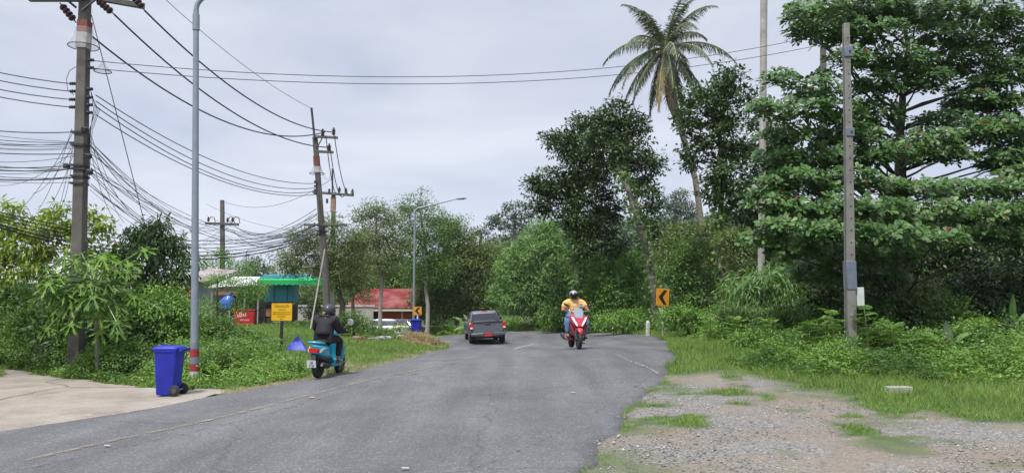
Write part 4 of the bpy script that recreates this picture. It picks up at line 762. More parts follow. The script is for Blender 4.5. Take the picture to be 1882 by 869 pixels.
o = npmesh('loose_stones', V.reshape(-1, 3), np.full(n * 8, 3), idx, mt, None, np.repeat(RNG.random(n), 6)); tag(o, 'loose grey stones scattered over the gravel lot', 'stones', kind='stuff')

# ================================================================ small things of the verge
WHITE = M('white_paint', (.70, .70, .68), .5); CONCR = M('pole_concrete', (.105, .098, .086), .9, var=.28, scale=2.5, bump=.3, bscale=30); CONCP = M('pale_concrete', (.33, .315, .29), .9, var=.2, scale=8, bump=.4)
STEEL = M('galvanised_steel', (.36, .39, .43), .45, .5, var=.12, scale=5); BLK = M('black_rubber', (.02, .02, .02), .7); DK = M('dark_plastic', (.025, .025, .028), .45)
# concrete kerb block lying in the grass
p = hit(1652, 726); p2 = hit(1628, 726); p3 = hit(1678, 727); mb = MB(); mb.box((0, 0, .08), (p3.x - p2.x, .16, .12)); o = mb.build('concrete_block', CONCP, bevel=.012, loc=p, rot=(0, 0, .04)); tag(o, 'pale concrete block lying in the grass at the edge of the gravel', 'concrete block')
# white guide post, marker stone
p = base(1190, 37.5); mb = MB(); mb.box((0, 0, .2), (.14, .14, .9)); mb.box((0, 0, .67), (.14, .14, .06), taper=.5); o = mb.build('guide_post', M('post_white', (.5, .5, .47), .8, var=.3, scale=9), bevel=.01, loc=p, rot=(0, .04, .3)); tag(o, 'short white concrete guide post at the road edge left of the chevron sign', 'guide post')
p = base(967, 55.5); o = MB().lathe([(.12, -.1), (.24, .05), (.27, .35), (.22, .62), (.10, .78), (.02, .8)], n=12).build('marker_stone', M('stone_tan', (.36, .31, .26), .9, var=.25, scale=5, bump=.5), loc=p, rot=(.05, .12, 0)); tag(o, 'small rounded tan stone on the far verge between the pickup and the rider', 'stone')
for (px, py), l in (((574, 733), 'orange-tinted chip on the asphalt beside the centre line'), ((745, 866), 'white chip on the asphalt at the bottom of the picture'), ((1053, 724), 'grey chip on the asphalt in the right lane'), ((197, 822), 'pale chip on the faded line at lower left'), ((163, 766), 'white scrap on the left edge of the asphalt')):
    p = hit(px, py); o = MB().box((0, 0, .012), (.07 if py > 800 else .09, .04, .01), rot=(.05, .08, .3)).build('road_chip', M('chip', (.42, .38, .35), .8) if px != 574 else M('chip_orange', (.6, .36, .25), .8), bevel=.004, loc=p + Vector((0, 0, .012))); tag(o, l, 'debris', 'pale chips on the road')
# chevron signs
YEL = M('sign_yellow', (.72, .33, .02), .5, var=.06, scale=4); SBLK = M('sign_black', (.012, .011, .012), .5)
def rrect(w_, h_, r, n=5):
    out = []
    for cx, cy, a0 in ((w_ / 2 - r, h_ / 2 - r, 0), (-w_ / 2 + r, h_ / 2 - r, 90), (-w_ / 2 + r, -h_ / 2 + r, 180), (w_ / 2 - r, -h_ / 2 + r, 270)):
        for k in range(n + 1): a = R(a0 + 90 * k / n); out.append((cx + r * math.cos(a), cy + r * math.sin(a)))
    return out
def chevron(lab, px, d, w_, h_, zc, rz, roll, postm, post=True):
    b = base(px, d); t = thing('chevron_sign', lab, 'road sign', b, rz, 'chevron signs')
    mb = MB().tube([(0, .05, -.2), (0, .05, zc + .1)], .045, 10); mb.build('post', postm, t)
    q = Matrix.Rotation(roll, 3, 'Y')
    f = lambda pts, y: [q @ Vector((x, y, z)) + Vector((0, 0, zc)) for x, z in pts]
    MB().slab(f(rrect(w_, h_, .04), -.0), (0, .02, 0)).build('board', YEL, t)
    MB().slab(f([(x * .93, z * .945) for x, z in rrect(w_, h_, .04)], -.004), (0, .003, 0)).build('border', M('sign_edge', (.60, .26, .015), .5), t)
    ch = [(.34, .42), (.08, .42), (-.34, 0), (.08, -.42), (.34, -.42), (.0, 0)]; MB().slab(f([(x * w_, z * h_) for x, z in ch], -.009), (0, .004, 0)).build('chevron_arrow', SBLK, t)
    return t
chevron('yellow sign with a black left-pointing chevron on the right verge, slightly tilted', 1219, 34, .60, .76, P(1222, 546, 34).z - base(1219, 34).z, R(16), R(4), M('post_grey', (.25, .24, .21), .8, var=.3))
chevron('small far yellow sign with a black left chevron beside the far street lamp', 767, 47, .50, .50, P(766, 571, 47).z - base(767, 47).z, R(-6), 0, WHITE)
# text, made of the lettering that comes with the program
def text(s, size, mat, parent, loc, rot, name='lettering', ext=.0015, align='CENTER', sx=1):
    c = bpy.data.curves.new('lettering', 'FONT'); c.body = s; c.size = size; c.align_x = align; c.align_y = 'CENTER'; c.extrude = ext
    o = bpy.data.objects.new('lettering', c); col.objects.link(o); dg = bpy.context.evaluated_depsgraph_get(); me = bpy.data.meshes.new_from_object(o.evaluated_get(dg)); bpy.data.objects.remove(o)
    me.materials.clear(); me.materials.append(mat); q = bpy.data.objects.new(name, me); link(q, parent); q.location = loc; q.rotation_euler = rot; q.scale = (sx, 1, 1); return q
# yellow notice board
d = 24; b = base(517, d); t = thing('notice_board', 'yellow rectangular notice with dark writing on a black post in the weeds', 'sign', b, R(-3))
zc = P(518, 573, d).z - b.z; MB().box((0, .03, zc / 2 - .3), (.085, .05, zc + .4)).build('post', M('post_black', (.02, .018, .016), .6), t)
MB().slab([(x, 0, z + zc) for x, z in rrect(.68, .57, .04)], (0, .02, 0)).build('rim', M('rim_brown', (.10, .045, .015), .6), t)
MB().slab([(x, -.006, z + zc) for x, z in rrect(.64, .53, .035)], (0, .005, 0)).build('board', M('notice_yellow', (.74, .42, .01), .5, var=.05), t)
TX = M('notice_ink', (.10, .05, .01), .6)
text('โปรดระวัง', .125, TX, t, (0, -.009, zc + .175), (R(90), 0, 0), sx=.95)
for s_, z_, sz in (('ทางข้ามหน้า', .07, .05), ('มีรถเข้าออกตลอดเวลา ขับช้าๆ', -.01, .045), ('เพื่อความปลอดภัยของทุกท่าน', -.07, .045), ('ขอบคุณครับ', -.14, .05), ('หมู่บ้าน', -.21, .04)): text(s_, sz, TX, t, (0, -.009, zc + z_), (R(90), 0, 0), sx=1.05)
# crumpled blue tarpaulin
d = 24.3; b = base(545, d); t = MB(); s = m(1, d)
A1, A2, A3, A4, Tp = (-22 * s, -.1, -.05), (22 * s, -.15, -.05), (17 * s, .45, -.05), (-12 * s, .45, -.05), (1 * s, .12, 27 * s)
t.add([A1, (-6 * s, -.22, -.05), A2, A3, A4, Tp, (-10 * s, .0, 13 * s), (11 * s, .0, 12 * s)], [(0, 1, 6), (1, 7, 5, 6), (1, 2, 7), (2, 3, 5, 7), (3, 4, 5), (4, 0, 6, 5), (0, 1, 2, 3, 4)]); o = t.build('blue_tarpaulin', M('tarp_blue', (.02, .045, .42), .5, var=.15, scale=4, bump=.3, bscale=12), loc=b, smooth=0); tag(o, 'peaked heap of blue tarpaulin in the grass behind the teal scooter', 'tarpaulin')
# wheelie bins
BLU = M('bin_blue', (.011, .020, .33), .5, var=.28, scale=3.5, bump=.15, bscale=6)
def wheelie(loc, rz, lab, h=1.04, sticker=True):
    t = thing('wheelie_bin', lab, 'bin', loc, rz, 'blue wheelie bins')   # wheels on the +x side
    k = h / 1.04
    MB().loft([(0, 0, .03, .19, .22), (.0, 0, .08, .20, .23), (0, 0, .93, .26, .28)], e=9, n=28, plane='xy').build('body', BLU, t, smooth=50)
    MB().loft([(0, 0, .90, .275, .295), (0, 0, .95, .285, .30)], e=9, n=28, plane='xy').build('rim', BLU, t, smooth=50)
    lid = MB().loft([(-.01, 0, .952, .30, .305), (-.01, 0, .975, .30, .305), (0, 0, 1.0, .27, .28), (0, 0, 1.015, .20, .2)], e=7, n=28, plane='xy').build('lid', BLU, t, smooth=50)
    MB().box((-.19, 0, 1.015), (.10, .24, .035)).build('lid_handle', BLU, lid, bevel=.01)
    mb = MB().tube([(.27, -.2, .94), (.37, -.2, .955), (.37, .2, .955), (.27, .2, .94)], .02, 8); mb.box((.31, 0, .93), (.12, .46, .04)); mb.build('handle', BLU, t)
    for s_ in (-1, 1):
        w_ = MB().lathe([(.02, -.028), (.10, -.03), (.115, -.02), (.118, 0), (.115, .02), (.10, .03), (.02, .028)], (.235, s_ * .255, .118), (R(90), 0, 0), 24).build('wheel', BLK, t)
        MB().lathe([(.01, -.004), (.055, -.004), (.05, .004), (.01, .006)], (.235, s_ * .288, .118), (R(90), 0, 0), 16).build('hub', M('hub_grey', (.06, .06, .06), .5), w_)
    MB().tube([(.235, -.25, .118), (.235, .25, .118)], .014, 8).build('axle', STEEL, t)
    MB().box((-.205, 0, .5), (.03, .3, .75), rot=(0, R(-4.3), 0)).build('front_rib', BLU, t, bevel=.008)
    if sticker:
        st = MB().slab([(x, -.270, z) for x, z in rrect(.145, .065, .006)], (0, .004, 0)); o = st.build('sticker', M('sticker_white', (.62, .66, .72), .5), t, loc=(.0, .012, .70), rot=(R(3.2), R(-14), 0))
        for i, ch_ in enumerate(('0-99 Ph',)): text(ch_, .042, M('sticker_ink', (.05, .07, .2), .5), o, (0, -.272, 0), (R(90), 0, 0), ext=.001)
    return t
w0 = wheelie(hit(309, 727), R(2), 'blue wheelie bin with a white sticker at the driveway edge beside the near lamp post'); w0.scale = (.84, .86, .93)
p = P(765, 612, 44); p.z = G(p.x, p.y)
wb = copy_tree(w0); wb.location = p; wb.rotation_euler = (0, 0, R(80)); wb.scale = (.95,) * 3; wb['label'] = 'distant blue wheelie bin below the small chevron sign at the far street lamp'
for c_ in list(wb.children):
    if c_.name.startswith('sticker'):
        for g_ in list(c_.children): bpy.data.objects.remove(g_)
        bpy.data.objects.remove(c_)

# ================================================================ buildings
def glassm(name, c): return M(name, c, .12, var=.05, spec=.8)
# kiosk with green scalloped awning
d = 40; b = P(511, 597, d); b.z = G(b.x, b.y); s = m(1, d); TEAL = M('teal_paint', (.04, .26, .35), .5, var=.12, scale=2); TEALD = M('teal_dark', (.02, .11, .15), .5)
t = thing('food_kiosk', 'teal wooden roadside kiosk with a green scalloped awning, shuttered', 'kiosk', b, R(6))
H = 84 * s; wd = 50 * s
MB().box((0, .9, H - 21 * s), (wd, 1.8, 42 * s)).build('upper_cabinet', TEAL, t, bevel=.02)
for x0 in (-.16, .30): MB().box((x0 * wd, -.012, H - 21 * s), (.035, .03, 40 * s)).build('shutter_batten', TEALD, t)
MB().box((0, -.03, H - 42.5 * s), (wd * 1.03, .12, .06)).build('sill', M('sill_dark', (.03, .025, .03), .7), t)
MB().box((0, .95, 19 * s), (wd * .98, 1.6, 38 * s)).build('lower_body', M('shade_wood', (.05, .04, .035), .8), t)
for i, (x0, ww, c_) in enumerate([(-.36, .2, (.42, .22, .12)), (-.1, .2, (.18, .28, .22)), (.1, .16, (.25, .55, .6)), (.2, .1, (.02, .16, .42)), (.35, .2, (.36, .31, .24)), (.46, .06, (.30, .05, .04))]):
    MB().box((x0 * wd, .13, 20 * s + (.1 if i == 0 else 0)), (ww * wd, .03, (30 if i != 0 else 14) * s)).build('counter_panel', M('panel%d' % i, c_, .7, var=.4, scale=12), t)
for x0 in (-.49, .27, .49): MB().box((x0 * wd, .08, 19 * s), (.05, .06, 38 * s)).build('post', M('post_dark', (.045, .03, .035), .7), t)
MB().slab([(-wd * .64, -.25, H + .05), (wd * .60, -.25, H + .05), (wd * 1.3, .3, H - .05), (wd * .80, 2.1, H + .30), (-wd * .64, 2.1, H + .30)], (0, 0, .05)).build('roof', M('roof_teal', (.03, .26, .34), .5), t)
MB().box((.15, .55, H + .17), (wd * 1.45, .9, .11), rot=(0, 0, 0)).build('roof_beam', M('roof_teal', (.03, .26, .34), .5), t, bevel=.03)
# awning: sloping cloth with scalloped edge
def awning(x0, x1, y0, z0, y1, z1, nsc, parent, mat, drop=.13):
    mb = MB(); n = nsc * 8; V = []
    for i in range(n + 1):
        u = i / n; x = x0 + (x1 - x0) * u; sc = drop * (.80 + .20 * abs(math.sin(u * nsc * math.pi)))
        V += [(x, y0, z0), (x, y1, z1), (x, y1 - .01, z1 - sc)]
    F_ = []
    for i in range(n): k = 3 * i; F_ += [(k, k + 1, k + 4, k + 3), (k + 1, k + 2, k + 5, k + 4)]
    o = mb.add(V, F_).build('awning', mat, parent, smooth=0); sm = o.modifiers.new('s', 'SOLIDIFY'); sm.thickness = .012; return o
AWN = M('awning_green', (.012, .34, .10), .6, var=.08)
awning(-wd * .70, wd * 1.62, .0, H + .12, -.6, H - .06, 12, t, AWN, .26)
MB().tube([(-.18 * wd, -.5, H - .2), (-.18 * wd, -.5, H - .36)], [.01, .035], 8).build('light_bulb', M('bulb', (.8, .8, .78), .3), t)
# open stall with white sheet roof
b2 = P(440, 600, 41); b2.z = G(b2.x, b2.y); t = thing('market_stall', 'open roadside stall with a weathered white sheet roof behind the acacia', 'stall', b2, R(4)); sx_ = m(1, 41)
zr = 86 * sx_; mb = MB()
MB().slab([(-52 * sx_, -.6, zr - .55), (40 * sx_, -.6, zr - .45), (42 * sx_, 2.2, zr + .1), (-34 * sx_, 2.2, zr + .1)], (0, 0, .04)).build('roof', M('sheet_white', (.66, .67, .67), .5, var=.25, scale=2), t)
MB().slab([(-44 * sx_, -.5, zr - .58), (0, -.5, zr - .56), (0, -.5, zr - .95), (-40 * sx_, -.5, zr - .95)], (0, .03, 0)).build('fascia', M('fascia_brown', (.22, .15, .11), .8), t)
for x0 in (-46, -14, 12, 36): MB().box((x0 * sx_, -.45, zr / 2 - .3), (.07, .07, zr - .5)).build('post', M('post_grey2', (.34, .34, .33), .6), t)
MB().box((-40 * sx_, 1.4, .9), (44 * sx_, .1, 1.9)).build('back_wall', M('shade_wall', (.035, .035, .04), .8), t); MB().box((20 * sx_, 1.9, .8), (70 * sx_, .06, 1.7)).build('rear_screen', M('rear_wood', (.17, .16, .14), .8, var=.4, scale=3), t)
MB().box((32 * sx_, -.3, 27 * sx_), (44 * sx_, .05, .05)).build('counter_rail', M('sill_dark', (.03, .025, .03), .7), t)
MB().slab([(-60 * sx_ - 1, .3, .25), (-20 * sx_, .3, .25), (-20 * sx_, 1.2, .25), (-60 * sx_ - 1, 1.2, .25)], (0, 0, .35)).build('bench', M('bench_dark', (.06, .055, .05), .8), t)
# red cooler box and blue bag
b3 = P(447, 597, 38.6); b3.z = G(b3.x, b3.y); t = thing('drinks_cooler', 'red drinks cooler box with white writing under the white-roofed stall', 'cooler', b3, R(4)); s3 = m(1, 38.6); RED = M('cooler_red', (.42, .018, .02), .4, var=.1)
MB().box((0, .35, .38), (37 * s3, .6, .70)).build('body', RED, t, bevel=.03); MB().box((0, .35, .76), (39 * s3, .64, .07)).build('lid', RED, t, bevel=.02); MB().box((-18.7 * s3, .1, .2), (.05, .3, .35)).build('side_plate', M('cooler_blue', (.25, .45, .55), .5), t)
text('เย็น', .26, M('ink_white', (.8, .8, .8), .5), t, (-.1, .045, .52), (R(90), R(-12), 0), sx=1.2); text('ICE COLD', .10, M('ink_white', (.8, .8, .8), .5), t, (.05, .045, .27), (R(90), 0, 0))
b4 = P(416, 597, 38.9); b4.z = G(b4.x, b4.y); o = MB().loft([(0, 0, .75, .16, .14), (0, 0, .9, .34, .3), (.02, 0, 1.2, .38, .3), (.06, 0, 1.38, .26, .2), (.1, 0, 1.5, .10, .10), (.16, 0, 1.62, .16, .08)], e=2.2, n=20, plane='xy').build('blue_bag', M('bag_blue', (.02, .10, .55), .35, var=.3, scale=5, bump=.8, bscale=7), loc=b4); tag(o, 'bulging blue plastic bag hanging at the left end of the stall counter', 'bag')
# red-roofed house
d = 66; b = P(700, 612, d); b.z = -.9; t = thing('red_roofed_house', 'low orange-walled house with a weathered red sheet roof beyond the bank', 'house', b, R(-3)); s = m(1, d)
def corrugated(name, c, c2, per=.2, ang=0):
    mt, tt, bb, oo = nodes_of(name); n = tt.nodes.new; tcx = n('ShaderNodeTexCoord'); wv = n('ShaderNodeTexWave'); wv.inputs['Scale'].default_value = 1 / per / 3.2; wv.bands_direction = 'X'; tt.links.new(tcx.outputs['Object'], wv.inputs[0])
    z = n('ShaderNodeTexNoise'); z.inputs['Scale'].default_value = .9; z.inputs['Detail'].default_value = 7; tt.links.new(tcx.outputs['Object'], z.inputs[0]); r = n('ShaderNodeValToRGB'); r.color_ramp.elements[0].position = .42; r.color_ramp.elements[1].position = .72; r.color_ramp.elements[0].color = (*c, 1); r.color_ramp.elements[1].color = (*c2, 1)
    tt.links.new(z.outputs[0], r.inputs[0]); tt.links.new(r.outputs[0], bb.inputs['Base Color']); bp = n('ShaderNodeBump'); bp.inputs['Distance'].default_value = .03; bp.inputs['Strength'].default_value = .8; tt.links.new(wv.outputs[0], bp.inputs['Height']); tt.links.new(bp.outputs[0], bb.inputs['Normal']); bb.inputs['Roughness'].default_value = .85; bb.inputs['Specular IOR Level'].default_value = .2; return mt
zr0 = P(700, 566, d - 1).z + .9; zr1 = P(700, 531, d + 2.6).z + .9; OR = M('wall_orange', (.48, .10, .025), .8, var=.15, scale=2)
MB().slab([(-60 * s, -1.2, zr0), (66 * s, -1.2, zr0), (62 * s, 2.8, zr1), (-52 * s, 2.8, zr1)], (0, 0, .05)).build('roof', corrugated('roof_red', (.17, .022, .022), (.27, .12, .11)), t)
MB().slab([(-60 * s, 6.6, zr0), (66 * s, 6.6, zr0), (62 * s, 2.8, zr1 + .01), (-52 * s, 2.8, zr1 + .01)], (0, 0, .05)).build('roof', corrugated('roof_red_back', (.17, .022, .022), (.27, .12, .11)), t)
MB().box((26 * s, -.95, zr0 - .17), (82 * s, .5, .16)).build('eave_board', M('cream', (.52, .49, .43), .7), t)
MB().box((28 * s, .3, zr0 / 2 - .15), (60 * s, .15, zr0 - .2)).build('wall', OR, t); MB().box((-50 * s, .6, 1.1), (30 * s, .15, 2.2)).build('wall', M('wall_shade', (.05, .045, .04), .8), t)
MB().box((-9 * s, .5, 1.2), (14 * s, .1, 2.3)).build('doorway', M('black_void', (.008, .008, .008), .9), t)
MB().box((-27 * s, -.3, 1.05), (29 * s, .06, 2.1)).build('sheet_fence', corrugated('sheet_grey', (.30, .32, .34), (.42, .43, .44), .15), t)
for x0 in (0, 42, 64): MB().box((x0 * s, -.8, zr0 / 2 - .1), (.1, .1, zr0 - .25)).build('post', M('cream', (.52, .49, .43), .7), t)
MB().slab([(-62 * s, .3, zr0 - .25), (-52 * s, .3, zr0 - .25), (-56 * s, .3, zr0 + .45), (-62 * s, .3, zr0 + .5)], (0, .1, 0)).build('gable', M('gable_white', (.6, .58, .54), .7), t)
# cars in the yard: only roofs show over the bank
def sedan(lab, px, d, rz, c, name='parked_car'):
    b = P(px, 600, d); b.z = P(px, 586, d).z - 1.44; t = thing('parked_car', lab, 'car', b, rz, 'cars parked in the yard'); PT = M('paint_' + name, c, .3, coat=.6, var=.03); GL = glassm('car_glass', (.04, .05, .06))
    MB().loft([(0, -2.25, .62, .70, .22), (0, -2.1, .66, .84, .30), (0, -1.0, .64, .88, .34), (0, 1.0, .62, .88, .32), (0, 1.9, .56, .84, .27), (0, 2.25, .50, .68, .18)], e=5, n=28).build('body', PT, t, smooth=50)
    MB().loft([(0, -.35, .92, .80, 1.45), (0, -.3, 1.18, .72, 1.12), (0, -.3, 1.40, .60, .78), (0, -.3, 1.45, .45, .55)], e=4, n=32, plane='xy').build('roof', PT, t, smooth=50)
    MB().loft([(0, -.33, .98, .81, 1.39), (0, -.3, 1.17, .735, 1.14), (0, -.3, 1.33, .655, .92)], e=4, n=32, plane='xy').build('window_band', GL, t, smooth=50)
    for s_ in (-1, 1):
        MB().box((s_ * .62, -2.22, .74), (.3, .1, .14)).build('tail_light', M('lamp_red', (.5, .01, .01), .2), t, bevel=.02)
        for y in (-1.35, 1.4):
            w_ = MB().lathe([(.1, -.1), (.31, -.1), (.33, -.05), (.33, .05), (.31, .1), (.1, .1)], (s_ * .8, y, .33), (0, R(90), 0), 20).build('wheel', BLK, t)
    return t
sedan('white car parked behind the bank in front of the orange house, roof and tail visible', 700, 60, R(62), (.72, .74, .75), 'white'); sedan('dark car parked behind the white car', 735, 63, R(75), (.03, .035, .05), 'navy')
# blue house at the far left
d = 27; b = P(45, 600, d); b.z = G(b.x, b.y); t = thing('blue_house', 'light blue walled house half hidden by trees at the left edge', 'house', b, R(8)); s = m(1, d); LB = M('wall_blue', (.22, .42, .46), .8, var=.15, scale=2)
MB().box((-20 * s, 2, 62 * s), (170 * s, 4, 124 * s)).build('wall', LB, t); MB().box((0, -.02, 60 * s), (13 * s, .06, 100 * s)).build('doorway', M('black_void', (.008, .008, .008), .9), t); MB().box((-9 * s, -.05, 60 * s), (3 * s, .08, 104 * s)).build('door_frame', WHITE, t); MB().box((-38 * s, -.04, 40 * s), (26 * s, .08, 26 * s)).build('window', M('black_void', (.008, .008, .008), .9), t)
MB().slab([(-120 * s, -1.1, 118 * s), (72 * s, -1.1, 118 * s), (66 * s, 2.2, 152 * s), (-120 * s, 2.2, 152 * s)], (0, 0, .06)).build('roof', corrugated('roof_pale', (.42, .43, .46), (.60, .61, .64)), t)
b = P(26, 590, 26.4); b.z = G(b.x, b.y); o = MB().loft([(0, 0, .6, .2, .15), (0, 0, .72, .34, .2), (.05, 0, .9, .3, .18), (.1, 0, 1.0, .1, .1)], n=14, plane='xy').build('orange_bundle', M('cloth_orange', (.5, .18, .03), .8), loc=b); tag(o, 'orange cloth bundle before the dark window of the blue house', 'cloth')
# grey shed behind the lamp post
d = 46; b = P(365, 600, d); b.z = G(b.x, b.y); t = thing('tin_shed', 'grey corrugated tin shed with a red end panel behind the near lamp post', 'shed', b, R(-4)); s = m(1, d)
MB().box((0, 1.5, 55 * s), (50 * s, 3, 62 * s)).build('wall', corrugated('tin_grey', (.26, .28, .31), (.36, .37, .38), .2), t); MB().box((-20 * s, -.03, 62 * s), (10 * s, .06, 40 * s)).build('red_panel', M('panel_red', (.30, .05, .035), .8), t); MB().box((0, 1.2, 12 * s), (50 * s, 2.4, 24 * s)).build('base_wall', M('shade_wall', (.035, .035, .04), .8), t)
MB().slab([(-34 * s, -.8, 84 * s), (22 * s, -.8, 80 * s), (26 * s, 3.4, 106 * s), (-34 * s, 3.4, 110 * s)], (0, 0, .05)).build('roof', corrugated('roof_rust', (.28, .24, .23), (.46, .42, .40)), t)
# low rail fence behind the kiosk
d = 47; b = P(590, 590, d); b.z = G(b.x, b.y); t = thing('pale_wall', 'low pale wall behind the second utility pole', 'wall', b, R(2)); s = m(1, d)
MB().box((20 * s, 0, 15 * s), (150 * s, .15, 52 * s)).build('panel', M('wall_pale', (.38, .36, .33), .85, var=.2), t); MB().box((20 * s, 0, 43 * s), (156 * s, .25, .1)).build('coping', M('coping', (.5, .48, .45), .8), t)
# rubble on the bank
for i in range(16):
    p = P(random.uniform(690, 750), random.uniform(612, 624), 42); h_ = hit(random.uniform(655, 745), random.uniform(614, 626)); o = MB().box((0, 0, .04), (random.uniform(.25, .7), random.uniform(.15, .3), random.uniform(.08, .16)), rot=(random.uniform(-.3, .3), random.uniform(-.2, .2), random.uniform(0, 3))).build('rubble_piece', CONCP if i % 3 else M('brick_brown', (.22, .12, .08), .9), bevel=.02, loc=h_ + Vector((0, 0, .03)))
    tag(o, 'broken slab of rubble lying on the bank before the red-roofed house', 'rubble', 'broken slabs of rubble on the bank before the red-roofed house')
# ================================================================ people (grown from a skeleton with the skin modifier)
def skin(name, J, E, mat, parent, sub=2, root=None):
    names = list(J); ix = {n: i for i, n in enumerate(names)}; me = bpy.data.meshes.new(name)
    me.from_pydata([J[n][0] for n in names], [(ix[a], ix[b]) for a, b in E], []); o = bpy.data.objects.new(name, me); me.materials.append(mat); link(o, parent)
    sk = o.modifiers.new('skin', 'SKIN'); sk.use_smooth_shade = True
    for i, n in enumerate(names):
        r = J[n][1]; sv_ = me.skin_vertices[0].data[i]; sv_.radius = r if isinstance(r, tuple) else (r, r); sv_.use_root = (n == (root or names[0]))
    s_ = o.modifiers.new('sub', 'SUBSURF'); s_.levels = sub; s_.render_levels = sub; return o
SKIN_ = M('skin_brown', (.30, .155, .095), .55, var=.05)
def fingers(J, E, s, hand, fwd, palm_r=.028):
    """five bent fingers closing round a bar along x at the hand"""
    h = Vector(hand); sx = 1 if s > 0 else -1
    for k, (dx, l) in enumerate(((-.036, .9), (-.012, 1.0), (.012, .95), (.036, .75))):
        a = h + Vector((dx, .045 * fwd, .012)); b_ = a + Vector((0, .028 * l * fwd, -.018)); c = b_ + Vector((0, -.012 * fwd, -.03 * l)); n = 'f%d%d' % (s, k)
        J[n + 'a'] = (a, .0095); J[n + 'b'] = (b_, .009); J[n + 'c'] = (c, .0075); E += [('hand%d' % s, n + 'a'), (n + 'a', n + 'b'), (n + 'b', n + 'c')]
    n = 'th%d' % s; a = h + Vector((-sx * .038, .0, -.012)); b_ = a + Vector((-sx * .008, .032 * fwd, -.024)); J[n + 'a'] = (a, .012); J[n + 'b'] = (b_, .009); E += [('hand%d' % s, n + 'a'), (n + 'a', n + 'b')]
def rider(label, root, q):
    """q: joints in the frame of the motorcycle (x right, y forward)"""
    t = thing('person', label, 'person', root.location, root.rotation_euler.z); t.rotation_euler = root.rotation_euler; t.scale = root.scale
    g = lambda n: Vector(q[n]); b = q.get('bulk', 1.0); J = {}; E = []
    J['pelvis'] = (g('hip'), (.125 * b, .12 * b)); J['waist'] = (g('hip').lerp(g('chest'), .45), (.115 * b, .105 * b)); J['chest'] = (g('chest'), (.14 * b, .115 * b)); J['upper'] = (g('chest').lerp(g('neck'), .55), (.11 * b, .09 * b)); J['neck'] = (g('neck'), .052); J['head'] = (g('head'), (.078, .088)); J['crown'] = (g('head') + Vector((0, 0, .085)), (.06, .07))
    E += [('pelvis', 'waist'), ('waist', 'chest'), ('chest', 'upper'), ('upper', 'neck'), ('neck', 'head'), ('head', 'crown')]
    for s in (-1, 1):
        k = '%d' % s; f = lambda n: Vector((q[n + ('_r' if s > 0 else '_l')]))
        J['sh' + k] = (f('shoulder'), .062 * b); J['el' + k] = (f('elbow'), .044 * b); J['wr' + k] = (f('hand') + (f('elbow') - f('hand')).normalized() * .07, .028); J['hand' + k] = (f('hand'), (.035, .022))
        E += [('upper', 'sh' + k), ('sh' + k, 'el' + k), ('el' + k, 'wr' + k), ('wr' + k, 'hand' + k)]; fingers(J, E, s, f('hand'), 1)
        J['hp' + k] = (g('hip') + Vector((s * .1, .05, -.02)), .095 * b); J['kn' + k] = (f('knee'), .062 * b); J['an' + k] = (f('ankle'), .038); J['toe' + k] = (f('ankle') + Vector(q.get('toe', (0, .16, -.05))), (.032, .022))
        E += [('pelvis', 'hp' + k), ('hp' + k, 'kn' + k), ('kn' + k, 'an' + k), ('an' + k, 'toe' + k)]
    skin('body', J, E, SKIN_, t, root='pelvis')
    # top: torso and sleeves
    T = {}; TE = []; gr = q['loose']
    for n, r in (('pelvis', (.165, .16)), ('waist', (.165, .15)), ('chest', (.175, .14)), ('upper', (.135, .115))): T[n] = (J[n][0], (r[0] * b + gr, r[1] * b + gr))
    T['collar'] = (g('chest').lerp(g('neck'), .88), (.075, .07)); TE += [('pelvis', 'waist'), ('waist', 'chest'), ('chest', 'upper'), ('upper', 'collar')]
    for s in (-1, 1):
        k = '%d' % s; T['sh' + k] = (J['sh' + k][0], .082 * b + gr); se = J['sh' + k][0].lerp(J['el' + k][0], q['sleeve']) if q['sleeve'] <= 1 else J['el' + k][0]
        T['el' + k] = (se, .062 * b + gr); TE += [('upper', 'sh' + k), ('sh' + k, 'el' + k)]
        if q['sleeve'] > 1: T['wr' + k] = (J['wr' + k][0], .042 + gr * .5); TE += [('el' + k, 'wr' + k)]
    if q.get('hood'): T['hood'] = (g('neck') + Vector((0, -.10, -.02)), (.10, .07)); TE += [('upper', 'hood')]
    top = skin(q['top_name'], T, TE, q['top'], t, root='pelvis')
    for s in (0,):
        U = {'pelvis': (J['pelvis'][0] + Vector((0, .01, -.02)), (.15 * b, .14 * b))}; UE = []
        for s in (-1, 1):
            k = '%d' % s; U['hp' + k] = (J['hp' + k][0], .115 * b); U['mid' + k] = (J['hp' + k][0].lerp(J['kn' + k][0], .55), .105 * b); U['kn' + k] = (J['kn' + k][0], .085 * b); U['cf' + k] = (J['kn' + k][0].lerp(J['an' + k][0], .5), .072 * b); U['an' + k] = (J['kn' + k][0].lerp(J['an' + k][0], .88), .055 * b + .004)
            UE += [('pelvis', 'hp' + k), ('hp' + k, 'mid' + k), ('mid' + k, 'kn' + k), ('kn' + k, 'cf' + k), ('cf' + k, 'an' + k)]
        skin('trousers', U, UE, q['trousers'], t, root='pelvis')
    for s in (-1, 1):
        a = J['an%d' % s][0]; tv = Vector(q.get('toe', (0, .16, -.05))); c = a + tv * .45 + Vector((0, 0, -.035))
        MB().loft([(c.x, c.y - .12, c.z + .01, .035, .03), (c.x, c.y - .06, c.z + .01, .045, .045 if q.get('closed') else .02), (c.x, c.y + .06, c.z, .05, .035 if q.get('closed') else .018), (c.x, c.y + .14, c.z - .005, .035, .02)], e=2.5, n=14).build('shoe' if q.get('closed') else 'sandal', q['shoe'], t, smooth=60)
    h = g('head') + Vector((0, 0, .03)); R_ = .137; prof = [(R_ * math.cos(a), R_ * math.sin(a) * 1.02) for a in [R(x) for x in (-38, -20, 0, 20, 40, 60, 75, 86)]]
